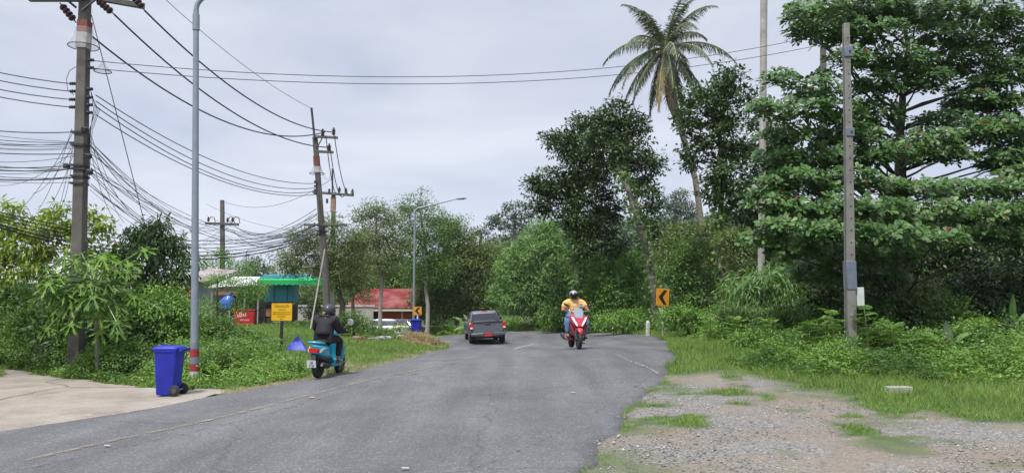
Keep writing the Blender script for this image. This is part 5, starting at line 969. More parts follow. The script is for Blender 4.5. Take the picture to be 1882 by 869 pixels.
    hm = MB().lathe(prof, h, (R(q.get('tilt', 0)), 0, 0), 28).build('helmet', q['helmet'], t, smooth=60); hm.scale = (1, 1, 1)
    # visor: dark curved band at the front of the helmet
    mb = MB(); V = []; nv = 12
    for i in range(nv + 1):
        a = R(90 - 68 + 136 * i / nv)
        for el in (-46, -22, 2, 26):
            e = R(el); V.append(h + Vector((math.cos(a) * math.cos(e), math.sin(a) * math.cos(e) * 1.06, math.sin(e))) * (R_ * 1.02))
    F_ = [(i * 4 + j, (i + 1) * 4 + j, (i + 1) * 4 + j + 1, i * 4 + j + 1) for i in range(nv) for j in range(3)]
    v_ = mb.add(V, F_).build('visor', q['visor'], hm, smooth=60); sm = v_.modifiers.new('s', 'SOLIDIFY'); sm.thickness = .004
    # face behind the visor: nose, mouth and eyes
    fh = g('head')
    MB().loft([(0, fh.y + .085, fh.z + .01, .010, .02), (0, fh.y + .105, fh.z - .015, .014, .012)], n=10).build('nose', SKIN_, t)
    for s in (-1, 1): MB().lathe([(.003, -.008), (.011, 0), (.003, .008)], fh + Vector((s * .03, .083, .02)), n=10).build('eye', M('eye_dark', (.03, .02, .015), .2), t)
    MB().box((0, fh.y + .083, fh.z - .05), (.045, .012, .01)).build('mouth', M('lips', (.25, .09, .07), .5), t, bevel=.003)
    return t, top, hm
def wheel(parent, y, r, w_, rimc, x=0, name='wheel', spokes=6):
    t_ = MB().lathe([(r * .66, -w_ * .42), (r * .85, -w_ * .5), (r * .96, -w_ * .36), (r, 0), (r * .96, w_ * .36), (r * .85, w_ * .5), (r * .66, w_ * .42)], (x, y, r), (0, R(90), 0), 32).build('tyre', BLK, parent)
    mb = MB().lathe([(r * .58, -w_ * .3), (r * .70, -w_ * .44), (r * .70, w_ * .44), (r * .58, w_ * .3)], (x, y, r), (0, R(90), 0), 28)
    o = mb.build('rim', rimc, parent); mb = MB().tube([(x - w_ * .6, y, r), (x + w_ * .6, y, r)], r * .17, 12)
    for k in range(spokes): a = 2 * math.pi * k / spokes; mb.box((x + w_ * .46, y + math.cos(a) * r * .38, r + math.sin(a) * r * .38), (.012, r * .62, r * .13), rot=(a, 0, 0)); mb.box((x - w_ * .46, y + math.cos(a) * r * .38, r + math.sin(a) * r * .38), (.012, r * .62, r * .13), rot=(a, 0, 0))
    mb.build('spokes', rimc, o); return t_
def bar(parent, name, pts, r, mat, n=10, **k): return MB().tube(pts, r, n).build(name, mat, parent, **k)
# ---- teal scooter going away on the left
TQ = M('scooter_teal', (.010, .30, .45), .28, coat=.6, var=.03); PLT = M('plate_white', (.68, .69, .70), .45); CHR = M('chrome', (.65, .65, .66), .18, 1, var=.02); RL = M('lamp_red', (.5, .01, .01), .2); DKM = M('engine_dark', (.05, .05, .052), .5, .6)
def make_teal():
    b = hit(584, 694.5); ry = R(-9); t = thing('scooter', 'teal motor scooter with a white number plate ridden away along the left lane edge', 'scooter', b, ry, 'motorcycles on the road')
    t.rotation_euler = (0, R(2), ry)
    wheel(t, 0, .262, .115, DKM); wheel(t, 1.22, .262, .095, M('rim_grey', (.25, .25, .26), .4, .7))
    body = MB().loft([(0, -.30, .645, .04, .03), (0, -.27, .625, .10, .085), (0, -.15, .60, .155, .125), (0, .05, .575, .17, .155), (0, .25, .56, .16, .18), (0, .42, .55, .12, .17), (0, .52, .50, .09, .12)], e=2.6, n=28).build('body_shell', TQ, t, smooth=60)
    MB().loft([(0, -.24, .49, .09, .05), (0, 0, .45, .12, .08), (0, .4, .40, .10, .12), (0, .62, .30, .10, .08)], e=3, n=20).build('underbody', DK, t, smooth=60)
    MB().loft([(0, -.20, .755, .07, .03), (0, -.05, .77, .125, .045), (0, .2, .775, .14, .05), (0, .42, .75, .10, .045), (0, .55, .72, .06, .03)], e=2.4, n=20).build('seat', M('seat_black', (.03, .018, .02), .6), t, smooth=60)
    bar(t, 'grab_rail', [(.10, .06, .735), (.15, -.12, .755), (.12, -.30, .775), (0, -.36, .78), (-.12, -.30, .775), (-.15, -.12, .755), (-.10, .06, .735)], [.02, .024, .028, .03, .028, .024, .02], TQ)
    MB().loft([(-.01, -.315, .605, .095, .045), (-.01, -.26, .615, .12, .055)], e=3.5, n=20).build('tail_light', RL, t, smooth=60)
    for s in (-1, 1): MB().loft([(s * .128, -.245, .60, .03, .035), (s * .158, -.13, .64, .02, .04), (s * .168, -.04, .655, .006, .012)], e=2, n=14).build('turn_signal', M('lens_white', (.62, .62, .60), .15), t, smooth=60)
    MB().slab([(-.05, -.28, .52), (.05, -.28, .52), (.06, -.36, .26), (-.06, -.36, .26)], (0, .03, .01)).build('rear_mudguard', DK, t)
    pl = MB().slab([(x, 0, z) for x, z in rrect(.20, .155, .01)], (0, .006, 0)).build('number_plate', PLT, t, loc=(0, -.385, .33), rot=(R(14), 0, 0)); INK = M('plate_ink', (.03, .03, .06), .5)
    text('1กธ', .055, INK, pl, (0, -.002, .047), (R(90), 0, 0)); text('ภูเก็ต', .035, INK, pl, (0, -.002, .008), (R(90), 0, 0)); text('4128', .062, INK, pl, (0, -.002, -.042), (R(90), 0, 0))
    MB().loft([(.155, -.20, .30, .03, .03), (.16, -.16, .30, .055, .06), (.16, .10, .265, .058, .062), (.15, .22, .25, .035, .04)], e=2.3, n=20).build('muffler', DKM, t, smooth=60); bar(t, 'muffler_cap', [(.157, -.225, .30), (.157, -.20, .30)], .03, CHR)
    MB().loft([(-.11, -.08, .27, .05, .06), (-.12, .2, .27, .06, .09), (-.08, .45, .28, .05, .08)], e=3, n=16).build('engine_case', DKM, t, smooth=60)
    MB().loft([(0, .45, .265, .14, .05), (0, .62, .25, .16, .045), (0, .85, .26, .17, .05), (0, .98, .33, .16, .06)], e=4, n=20).build('footboard', TQ, t, smooth=50)
    MB().loft([(0, .98, .26, .13, .05), (0, 1.00, .40, .185, .055), (0, .97, .58, .20, .06), (0, .93, .76, .17, .06), (0, .90, .88, .10, .05)], e=2.6, n=24, plane='xy').build('leg_shield', TQ, t, smooth=60)
    MB().loft([(0, 1.02, .50, .14, .10), (0, 1.05, .40, .10, .09), (0, 1.28, .50, .07, .03)], e=2.4, n=16).build('front_mudguard', TQ, t, smooth=60)
    MB().lathe([(.02, -.06), (.075, -.06), (.082, 0), (.075, .06), (.02, .06)], (0, 1.22, .50), (0, R(90), 0), 20)
    bar(t, 'front_fork', [(-.06, 1.21, .27), (-.06, 1.06, .62)], .022, CHR); bar(t, 'front_fork', [(.06, 1.21, .27), (.06, 1.06, .62)], .022, CHR)
    MB().loft([(0, .80, .95, .10, .05), (0, .86, .98, .15, .07), (0, .96, .96, .12, .07), (0, 1.02, .94, .06, .04)], e=2.4, n=20).build('handlebar_cover', TQ, t, smooth=60)
    bar(t, 'handlebar', [(-.34, .74, .99), (-.2, .82, .98), (.2, .82, .98), (.34, .74, .99)], .016, DK)
    for s in (-1, 1):
        bar(t, 'grip', [(s * .36, .73, .99), (s * .23, .805, .985)], .02, BLK)
        mr = bar(t, 'mirror', [(s * .20, .84, 1.0), (s * .24, .86, 1.12), (s * .33, .85, 1.18)], .008, CHR); MB().lathe([(.01, -.012), (.065, -.012), (.07, 0), (.05, .02), (.01, .025)], (s * .36, .84, 1.20), (R(-80), R(0), R(0)), 20).build('mirror_glass', M('mirror_pale', (.75, .78, .80), .15, .6), mr)
    bar(t, 'brake_caliper_stand', [(-.13, .30, .24), (-.2, .1, .12)], .012, DKM)
    return t
sc = make_teal(); BK = M('cloth_black', (.014, .014, .018), .85, var=.2, scale=12)
q = dict(hip=(0, .22, .87), chest=(0, .27, 1.14), neck=(0, .33, 1.32), head=(0, .385, 1.425), shoulder_r=(.185, .30, 1.245), shoulder_l=(-.185, .30, 1.245), elbow_r=(.27, .44, 1.03), elbow_l=(-.27, .44, 1.03), hand_r=(.31, .735, 1.015), hand_l=(-.31, .735, 1.015),
         knee_r=(.20, .66, .80), knee_l=(-.18, .66, .80), ankle_r=(.19, .62, .38), ankle_l=(-.16, .70, .38), sleeve=2, loose=.045, bulk=1.05, top=BK, top_name='hooded_jacket', hood=True, trousers=M('trousers_black', (.010, .010, .014), .8, var=.2), shoe=M('sandal_brown', (.16, .06, .045), .6), helmet=M('helmet_black', (.035, .036, .042), .38, var=.05), visor=M('visor_smoke', (.02, .02, .022), .15), tilt=0)
pr, tp_, hm_ = rider('person in a black hooded jacket and black helmet riding the teal scooter, seen from behind', sc, q)
MB().slab([(-.035, 0, -.02), (.035, 0, -.02), (.035, 0, .02), (-.035, 0, .02)], (0, .004, 0)).build('helmet_label', M('gold_label', (.35, .25, .05), .4), hm_, loc=(-.05, .25, 1.405))
MB().loft([(.05, .50, 1.30, .035, .03), (.05, .50, 1.38, .05, .045), (.06, .48, 1.46, .04, .045), (.06, .45, 1.52, .02, .02)], e=2.1, n=14, plane='xy').build('hair', M('hair_dark', (.02, .014, .012), .7), pr, smooth=60)
# ---- red scooter coming towards the camera on the right
def make_red():
    d = 23.6; b = P(1063, 638.5, d); b.z = G(b.x, b.y) + .005
    t = thing('scooter', 'red and silver motor scooter with white V-shaped headlights coming towards the camera', 'scooter', b, 0, 'motorcycles on the road'); t.rotation_euler = (0, R(-2), R(180 + 5)); t.scale = (1.06,) * 3
    o0 = Vector((0, -1.315, 0)); b2 = Matrix.Rotation(R(185), 3, 'Z') @ o0; t.location = b + b2 * 1.0 + Vector((0, 0, 0)); t.location.z = G(t.location.x, t.location.y) * .4 + b.z * .6
    RD = M('scooter_red', (.42, .008, .028), .25, coat=.7, var=.03); DR = M('red_dark', (.17, .006, .016), .35, coat=.3); HL = M('headlight_white', (.88, .90, .88), .08, spec=.9); GR = M('trim_grey', (.05, .05, .055), .4)
    wheel(t, 1.315, .29, .115, DKM); wheel(t, 0, .28, .135, DKM)
    MB().loft([(0, 1.10, .60, .075, .03), (0, 1.20, .585, .085, .05), (0, 1.36, .58, .085, .05), (0, 1.50, .545, .08, .05), (0, 1.56, .49, .05, .03)], e=2.6, n=20).build('front_mudguard', RD, t, smooth=60)
    for s in (-1, 1): bar(t, 'front_fork', [(s * .085, 1.315, .29), (s * .085, 1.18, .72)], .028, GR)
    # front cowl between knee and handlebar: wide shoulders, pointed chin
    MB().loft([(0, 1.20, .60, .09, .06), (0, 1.21, .68, .17, .09), (0, 1.17, .78, .235, .11), (0, 1.10, .88, .265, .12), (0, 1.02, .97, .22, .11), (0, .96, 1.02, .12, .07)], e=2.8, n=32, plane='xy').build('front_cowl', RD, t, smooth=60)
    for s in (-1, 1):
        hl = [(s * .015, 1.312, .655), (s * .085, 1.325, .665), (s * .175, 1.275, .80), (s * .235, 1.205, .925), (s * .175, 1.235, .915), (s * .11, 1.285, .80)]
        MB().slab(hl, (0, .022, .006)).build('headlight', HL, t, bevel=.005)
        MB().slab([(s * .19, 1.27, .79), (s * .285, 1.16, .90), (s * .275, 1.14, .98), (s * .235, 1.19, .95)], (0, .02, .0)).build('side_wing', RD, t, bevel=.006)
        MB().loft([(s * .10, 1.16, .40, .05, .10), (s * .17, 1.10, .56, .07, .12), (s * .23, 1.05, .72, .05, .10)], e=2.6, n=16, plane='xy').build('side_panel', DR, t, smooth=60)
        MB().loft([(s * .14, .95, .27, .10, .03), (s * .20, .6, .28, .10, .05), (s * .18, .2, .34, .08, .08)], e=3, n=16).build('footboard', DR, t, smooth=60)
        bar(t, 'handlebar', [(s * .04, .93, 1.03), (s * .20, .92, 1.09), (s * .37, .82, 1.10)], .015, CHR); bar(t, 'grip', [(s * .26, .885, 1.10), (s * .39, .81, 1.10)], .02, BLK); bar(t, 'brake_lever', [(s * .24, .92, 1.10), (s * .38, .90, 1.09)], .008, CHR)
        mr = bar(t, 'mirror', [(s * .19, .93, 1.08), (s * .25, .98, 1.18), (s * .33, .98, 1.25)], .008, DK); MB().loft([(s * .30, .99, 1.24, .045, .025), (s * .36, .97, 1.27, .07, .045), (s * .42, .96, 1.30, .03, .02)], e=2.4, n=14, plane='yz').build('mirror_head', DK, mr, smooth=60)
    MB().slab([(-.05, 1.335, .665), (.05, 1.335, .665), (.10, 1.30, .80), (.14, 1.215, .90), (-.14, 1.215, .90), (-.10, 1.30, .80)], (0, .012, .004)).build('nose_panel', RD, t, bevel=.004)
    ws = MB().slab([(-.085, 1.235, .865), (.085, 1.235, .865), (.135, 1.08, 1.02), (.12, .98, 1.17), (0, .965, 1.19), (-.12, .98, 1.17), (-.135, 1.08, 1.02)], (0, .008, .004)).build('windscreen', M('screen_smoke', (.20, .24, .29), .12, spec=.8), t)
    MB().loft([(0, 1.13, .33, .08, .08), (0, 1.02, .45, .13, .12), (0, .9, .5, .15, .15), (0, .55, .55, .16, .17), (0, .2, .58, .17, .15), (0, -.2, .68, .15, .10), (0, -.42, .75, .06, .04)], e=2.8, n=28).build('body_shell', DR, t, smooth=60)
    MB().loft([(0, .55, .78, .10, .05), (0, .35, .79, .16, .06), (0, 0, .84, .17, .06), (0, -.35, .88, .10, .04)], e=2.6, n=20).build('seat', M('seat_black', (.03, .018, .02), .6), t, smooth=60)
    MB().loft([(0, 1.06, .25, .08, .05), (0, 1.12, .40, .11, .06), (0, 1.13, .60, .12, .05)], e=3, n=20, plane='xy').build('radiator_shroud', GR, t, smooth=60)
    MB().loft([(.20, .1, .30, .04, .04), (.21, -.05, .30, .06, .07), (.22, -.42, .36, .065, .075), (.22, -.46, .365, .03, .03)], e=2.3, n=18).build('muffler', DKM, t, smooth=60)
    bar(t, 'side_stand', [(-.12, .55, .2), (-.27, .72, .16)], .014, DK)
    MB().box((-.085, 1.0, 1.27), (.085, .014, .12), rot=(R(-12), 0, 0)).build('phone_holder', M('phone_case', (.72, .73, .76), .4), t, bevel=.004); bar(t, 'phone_stalk', [(-.085, .95, 1.08), (-.085, 1.0, 1.22)], .012, DK)
    MB().box((-.085, 1.009, 1.275), (.05, .004, .075), rot=(R(-12), 0, 0)).build('phone_screen', M('phone_blue', (.25, .35, .6), .3), t)
    return t
rb = make_red(); YS = M('shirt_orange_yellow', (.72, .40, .12), .85, var=.10, scale=9, bump=.4, bscale=8)
q = dict(hip=(0, .30, .95), chest=(0, .30, 1.24), neck=(0, .34, 1.44), head=(.04, .42, 1.535), shoulder_r=(.225, .32, 1.355), shoulder_l=(-.225, .32, 1.355), elbow_r=(.375, .50, 1.10), elbow_l=(-.365, .46, 1.16), hand_r=(.34, .835, 1.125), hand_l=(-.33, .835, 1.125),
         knee_r=(.27, .80, .82), knee_l=(-.30, .78, .86), ankle_r=(.25, .80, .40), ankle_l=(-.25, .84, .38), sleeve=.8, loose=.022, bulk=1.22, top=YS, top_name='shirt', trousers=M('denim', (.085, .17, .33), .85, var=.25, scale=8), shoe=M('shoe_dark', (.03, .028, .03), .6), closed=True, helmet=M('helmet_silver', (.30, .31, .33), .3, .3), visor=M('visor_black', (.012, .012, .014), .12), toe=(0, .17, -.04))
q['trousers'] = M('denim', (.085, .17, .33), .85, var=.25, scale=8)
pr2, tp2, hm2 = rider('person in a loose orange-yellow shirt and jeans riding the red scooter towards the camera', rb, q)
PR = M('shirt_print', (.85, .70, .50), .8)
MB().slab([(-.02 + x, 0, z) for x, z in [(-.09, -.03), (-.03, -.045), (.04, -.02), (.09, -.035), (.08, .035), (.02, .045), (-.05, .03), (-.1, .035)]], (0, .006, 0)).build('shirt_print', PR, pr2, loc=(.08, .535, 1.28), rot=(R(-6), 0, 0))

# ---- grey pickup going away round the bend
def make_pickup():
    d = 39.6; b = P(898, 630.5, d); b.z = G(b.x, b.y); t = thing('pickup_truck', 'grey double-cab pickup truck with a red number plate driving away round the bend', 'pickup truck', b); t.rotation_euler = (R(.5), R(-2.6), R(7))
    PT = M('paint_grey', (.125, .133, .155), .32, .3, coat=.6, var=.03); GL = M('pickup_glass', (.012, .016, .024), .12, var=.05, spec=.6); GRB = M('bumper_grey', (.10, .10, .11), .45, .3)
    W2 = .92
    for s in (-1, 1):
        MB().slab([(s * W2, y, z) for y, z in [(.06, .62), (.10, 1.14), (1.52, 1.16), (1.52, .52), (1.35, .52), (1.28, .75), (1.12, .90), (.92, .95), (.72, .90), (.56, .75), (.50, .55), (.08, .55)]], (-s * .10, 0, 0)).build('bed_side', PT, t, bevel=.03)
        MB().slab([(s * W2, y, z) for y, z in [(1.53, .50), (1.53, 1.16), (3.5, 1.12), (5.0, 1.00), (5.12, .70), (5.1, .45), (4.75, .45), (4.68, .72), (4.5, .88), (4.3, .92), (4.1, .88), (3.93, .72), (3.86, .45)]], (-s * .9, 0, 0)).build('side_body', PT, t, bevel=.05)
        MB().box((s * .93, 2.1, 1.02), (.03, .16, .03)).build('door_handle', PT, t, bevel=.01); MB().box((s * .93, 3.1, 1.02), (.03, .16, .03)).build('door_handle', PT, t, bevel=.01)
        m_ = MB().loft([(s * 1.0, 3.42, 1.22, .10, .08), (s * 1.0, 3.50, 1.22, .11, .095), (s * 1.0, 3.58, 1.22, .06, .05)], e=3, n=16).build('mirror', DK, t); MB().box((s * .93, 3.5, 1.17), (.1, .05, .05)).build('mirror_arm', DK, m_)
        tl = MB().slab([(s * .925, .05, z) if k == 0 else (s * .925, .19, z) for z, k in ((.78, 0), (1.12, 0), (1.12, 1), (.78, 1))], (-s * .17, -.01, 0)).build('tail_light', RL, t, bevel=.02); MB().box((s * .84, .03, .86), (.13, .02, .08)).build('reverse_lamp', M('lens_pale', (.65, .63, .62), .2), tl)
        for y in (.92, 4.3):
            w_ = MB().lathe([(.2, -.13), (.34, -.13), (.375, -.10), (.385, 0), (.375, .10), (.34, .13), (.2, .13)], (s * .79, y, .385), (0, R(90), 0), 30).build('wheel', BLK, t)
            MB().lathe([(.02, -.14), (.10, -.135), (.22, -.11), (.24, -.138), (.24, .138), (.22, .11), (.10, .135), (.02, .14)], (s * .79, y, .385), (0, R(90), 0), 24).build('rim', M('rim_grey', (.25, .25, .26), .4, .7), w_)
        MB().slab([(s * .80, y, z) for y, z in [(1.75, 1.20), (2.0, 1.56), (3.0, 1.58), (3.5, 1.20)]], (s * .0, 0, 0) if 0 else (-s * .01, 0, 0)).build('side_window', GL, t, rot=(0, 0, 0))
    MB().loft([(0, 2.62, 1.10, .87, 1.12), (0, 2.60, 1.20, .845, 1.06), (0, 2.53, 1.58, .70, .72), (0, 2.52, 1.655, .66, .64), (0, 2.52, 1.68, .55, .5)], e=7, n=40, plane='xy').build('cab', PT, t, smooth=50)
    MB().box((0, .13, .86), (1.60, .09, .56)).build('tailgate', PT, t, bevel=.035); MB().box((0, .075, 1.03), (.28, .03, .07)).build('tailgate_handle', DK, t, bevel=.01); MB().box((0, .10, 1.15), (1.58, .12, .035)).build('tailgate_spoiler', DK, t, bevel=.01)
    MB().box((0, .85, .62), (1.66, 1.4, .08)).build('bed_floor', DK, t)
    bp_ = MB().box((0, -.03, .53), (1.74, .22, .16)); bp_.box((0, -.02, .44), (1.4, .2, .08)); bp_.build('bumper', GRB, t, bevel=.035); MB().box((0, -.12, .575), (.5, .06, .04)).build('bumper_step', DK, t)
    pl = MB().slab([(x, 0, z) for x, z in rrect(.36, .17, .015)], (0, .01, 0)).build('number_plate', M('plate_red', (.50, .035, .04), .45), t, loc=(0, -.155, .52)); text('ก 4175', .11, M('plate_ink2', (.12, .01, .01), .5), pl, (0, -.003, 0), (R(90), 0, 0))
    # rear window with the dark glass set in the sloping rear of the cab
    yb = lambda z: 2.60 - (1.06 - (z - 1.20) / .38 * .34) - .012 - (z - 1.2) * .18
    MB().slab([(-.74, 1.525, 1.19), (.74, 1.525, 1.19), (.635, 1.785, 1.545), (-.635, 1.785, 1.545)], (0, .02, 0)).build('rear_window', GL, t, bevel=.004)
    MB().box((0, 1.90, 1.665), (.34, .05, .035)).build('brake_light', RL, t, bevel=.01)
    for s in (-1, 1): bar(t, 'exhaust' if s > 0 else 'tow_hook', [(s * .4, .5, .3), (s * .42, .12, .33)], .03, DKM)
    MB().box((0, 2.6, .38), (1.3, 4.2, .16)).build('chassis', M('void_black', (.012, .012, .012), .8), t); MB().tube([(-.7, .92, .385), (.7, .92, .385)], .06, 10).build('rear_axle', M('void_black', (.012, .012, .012), .8), t)
    MB().slab([(-.80, 1.50, .60), (.80, 1.50, .60), (.80, 1.50, 1.16), (-.80, 1.50, 1.16)], (0, .04, 0)).build('cab_back', PT, t)
    return t
pk = make_pickup()
# ================================================================ poles, lamps and wires
def sq_pole(pts, w0, w1, parent, mat, name='shaft'):
    n = len(pts); return MB().tube(pts, [(w0 + (w1 - w0) * i / (n - 1)) * .7071 for i in range(n)], 4, twist=math.pi / 4).build(name, mat, parent, bevel=.012, smooth=30)
INS = M('insulator_dark', (.045, .022, .022), .25); INSB = M('insulator_brown', (.06, .025, .02), .25); ARM = M('arm_concrete', (.11, .105, .10), .85, var=.3); CL = M('clamp_dark', (.045, .045, .05), .5, .4)
BNDR = M('band_red', (.17, .05, .04), .8, var=.3, scale=6); BNDW = M('band_white', (.36, .36, .35), .7, var=.25, scale=8)
def ins_string(p0, p1, parent, r=.075, k=4):
    p0 = Vector(p0); p1 = Vector(p1); dv = (p1 - p0); q = dv.to_track_quat('Z', 'Y').to_euler(); L_ = dv.length; prof = [(.015, 0)]
    for i in range(k):
        z = L_ * (.15 + .7 * i / k); h_ = L_ * .7 / k; prof += [(.02, z), (r * .8, z + h_ * .1), (r, z + h_ * .45), (r * .8, z + h_ * .75), (.02, z + h_ * .85)]
    prof += [(.015, L_)]; return MB().lathe(prof, p0, q, 14).build('insulator', INS, parent, smooth=50)
def post_ins(p, parent, h=.34, r=.085):
    prof = [(.03, 0), (.05, .04)]
    for i in range(3): z = .06 + i * .08; prof += [(r, z), (r * .95, z + .03), (.045, z + .05)]
    prof += [(.04, h - .03), (.05, h), (.02, h + .01)]; return MB().lathe(prof, p, n=14).build('insulator', INSB, parent, smooth=50)
def guard_mat():
    mt, t, b, o_ = nodes_of('mesh_guard'); tr = t.nodes.new('ShaderNodeBsdfTransparent'); ms = t.nodes.new('ShaderNodeMixShader'); ms.inputs[0].default_value = .26; b.inputs['Base Color'].default_value = (.45, .42, .40, 1); b.inputs['Roughness'].default_value = .7
    t.links.new(tr.outputs[0], ms.inputs[1]); t.links.new(b.outputs[0], ms.inputs[2]); t.links.new(ms.outputs[0], o_.inputs[0]); return mt
GM = guard_mat()
def cone_guard(c, r0, r1, h, parent, name='mesh_skirt', n=20):
    V = []; c = Vector(c)
    for i in range(5):
        u = i / 4; r = r0 + (r1 - r0) * u ** 1.9
        for k in range(n): a = 2 * math.pi * k / n; V.append(c + Vector((r * math.cos(a), r * math.sin(a), -h * u)))
    F_ = [(i * n + k, i * n + (k + 1) % n, (i + 1) * n + (k + 1) % n, (i + 1) * n + k) for i in range(4) for k in range(n)]
    o = MB().add(V, F_).build(name, GM, parent); MB().tube([c + Vector((r1 * math.cos(2 * math.pi * k / n), r1 * math.sin(2 * math.pi * k / n), -h)) for k in range(n + 1)], .012, 5).build('hoop', CL, o); return o
# near utility pole
D1 = 19.4; b1 = base(143, D1); t1 = thing('utility_pole', 'tall near concrete utility pole at upper left with red and white band and many cables', 'utility pole', b1)
f1 = lambda px, py, d=D1: P(px, py, d) - b1
sq_pole([Vector((0, 0, -.3)), f1(145, 470), f1(151, 200), f1(157, -20), f1(161, -160)], .29, .20, t1, CONCR)
MB().box(f1(155.5, 50), (.26, .26, m(22, D1)), rot=(0, R(1.5), 0)).build('red_band', BNDR, t1); MB().box(f1(154, 76), (.268, .268, m(30, D1)), rot=(0, R(1.5), 0)).build('white_band', BNDW, t1)
cone_guard(f1(155, 52), .20, .36, m(36, D1), t1)
ca = MB().box((0, 0, 0), (2.9, .12, .14)).build('crossarm', ARM, t1, bevel=.01, loc=f1(160, -2) + Vector((0, -.22, 0)), rot=(0, R(1), R(28))); MB().tube([f1(148, 20) + Vector((0, -.2, 0)), f1(122, -2) + Vector((0, -.3, 0))], .03, 6).build('brace', CL, t1); MB().tube([f1(158, 26) + Vector((0, -.2, 0)), f1(182, 0) + Vector((0, -.1, 0))], .03, 6).build('brace', CL, t1)
ins_string(f1(110, 6), f1(140, 42), t1, .10); ins_string(f1(176, -2), f1(210, 27), t1, .10); ins_string(f1(238, -16), f1(266, 20), t1, .10)
MB().box((0, 0, 0), (1.4, .12, .14)).build('crossarm', ARM, t1, bevel=.01, loc=f1(108, 1) + Vector((0, -.1, 0)))
MB().box((0, 0, 0), (2.2, .12, .14)).build('crossarm', ARM, t1, bevel=.01, loc=f1(175, -95))
for px, py in ((168, 112), (168, 126), (166, 165), (166, 180), (165, 194), (165, 208), (137, 155), (137, 169), (136, 184), (136, 198)):
    s = 1 if px > 150 else -1; MB().lathe([(.02, -.07), (.045, -.06), (.03, -.02), (.05, 0), (.03, .02), (.045, .06), (.02, .07)], f1(px, py) + Vector((s * .02, -.05, 0)), (0, R(90), 0), 10).build('spool', CL, t1)
for py, dx in ((245, 0), (268, 0), (305, 0), (312, 1), (325, 0), (338, -1)): MB().box(f1(147.5 + dx * 2, py), (.325, .325, .05), rot=(0, R(2), 0)).build('strap', CL, t1)
for px, py in ((129, 307), (170, 318), (168, 289), (162, 240)): MB().box(f1(px, py) + Vector((0, -.15, 0)), (.14, .12, .12), rot=(.3, .3, 0)).build('splice_box', CL, t1, bevel=.015)
MB().tube([f1(140, 123), f1(128, 130), f1(122, 145), f1(124, 165), f1(136, 175)], .008, 5).build('loop_wire', CL, t1)
for i in range(5): MB().tube([f1(166 + i * 2, 162 + i * 8), f1(172 + i * 3, 200), f1(165 + random.uniform(-2, 5), 240), f1(163, 300 + i * 10)], .007, 5).build('drop_wire', CL, t1)
# second utility pole (leaning)
D2 = 34.0; b2_ = base(603, D2); t2 = thing('utility_pole', 'leaning concrete utility pole with two short side arms and a steel spike on top', 'utility pole', b2_)
f2 = lambda px, py, d=D2: P(px, py, d) - b2_
sq_pole([Vector((0, 0, -.3)), f2(598, 500), f2(590, 400), f2(579, 252)], .28, .20, t2, CONCR); MB().tube([f2(580, 258) + Vector((0, -.15, 0)), f2(574, 200) + Vector((0, -.15, 0))], .05, 6).build('spike', CL, t2)
MB().box(f2(583, 313), (.25, .25, .28), rot=(0, R(-4), 0)).build('white_band', BNDW, t2); MB().box(f2(582, 296), (.24, .24, .42), rot=(0, R(-4), 0)).build('rust_band', BNDR, t2); cone_guard(f2(583, 306), .18, .34, .32, t2)
for (x0, x1, y0) in ((578, 620, 255), (584, 612, 282)): MB().box((0, 0, 0), (m(x1 - x0, D2), .1, .11), rot=(0, R(3), 0)).build('crossarm', ARM, t2, bevel=.01, loc=f2((x0 + x1) / 2 + 3, y0 - 1) + Vector((0, -.2, 0)))
MB().tube([f2(584, 275) + Vector((0, -.2, 0)), f2(594, 256) + Vector((0, -.2, 0))], .025, 6).build('brace', CL, t2)
for px, py in ((595, 253), (615, 251), (607, 280)): post_ins(f2(px, py) + Vector((0, -.2, 0)), t2)
for py in (335, 343, 350, 357): MB().box(f2(586, py) + Vector((-.12, -.12, 0)), (.12, .1, .08)).build('spool', CL, t2)
for py in (415, 425): MB().box(f2(593, py), (.42, .42, .06)).build('strap', CL, t2)
MB().box((0, 0, 0), (1.9, .1, .1)).build('crossarm', ARM, t2, bevel=.01, loc=f2(600, 414) + Vector((0, -.2, 0)))
for px, py, q_ in ((598, 370, 3), (602, 352, 2)): MB().box(f2(px, py) + Vector((.1, -.1, 0)), (.08, .08, .2)).build('fuse_link', CL, t2)
# third pole behind it
D3 = 47.0; b3_ = base(612, D3); t3 = thing('utility_pole', 'utility pole behind the leaning one with a wide crossarm of three dark insulators', 'utility pole', b3_); f3 = lambda px, py, d=D3: P(px, py, d) - b3_
sq_pole([Vector((0, 0, -.3)), f3(612, 500), f3(613, 354)], .30, .22, t3, CONCR); MB().tube([f3(611, 356), f3(611, 310)], .05, 6).build('spike', CL, t3); MB().box(f3(612.5, 376), (.27, .27, .9)).build('rust_band', M('band_tan', (.30, .18, .12), .8, var=.3), t3)
MB().box((0, 0, 0), (m(76, D3), .12, .15), rot=(0, R(4.5), 0)).build('crossarm', ARM, t3, bevel=.01, loc=f3(614, 357) + Vector((0, -.2, 0))); MB().box((0, 0, 0), (1.4, .1, .12)).build('crossarm', ARM, t3, bevel=.01, loc=f3(608, 413) + Vector((0, -.2, 0)))
for px, py in ((625, 355), (637, 357), (649, 359)): post_ins(f3(px, py) + Vector((0, -.2, 0)), t3, .36, .1)
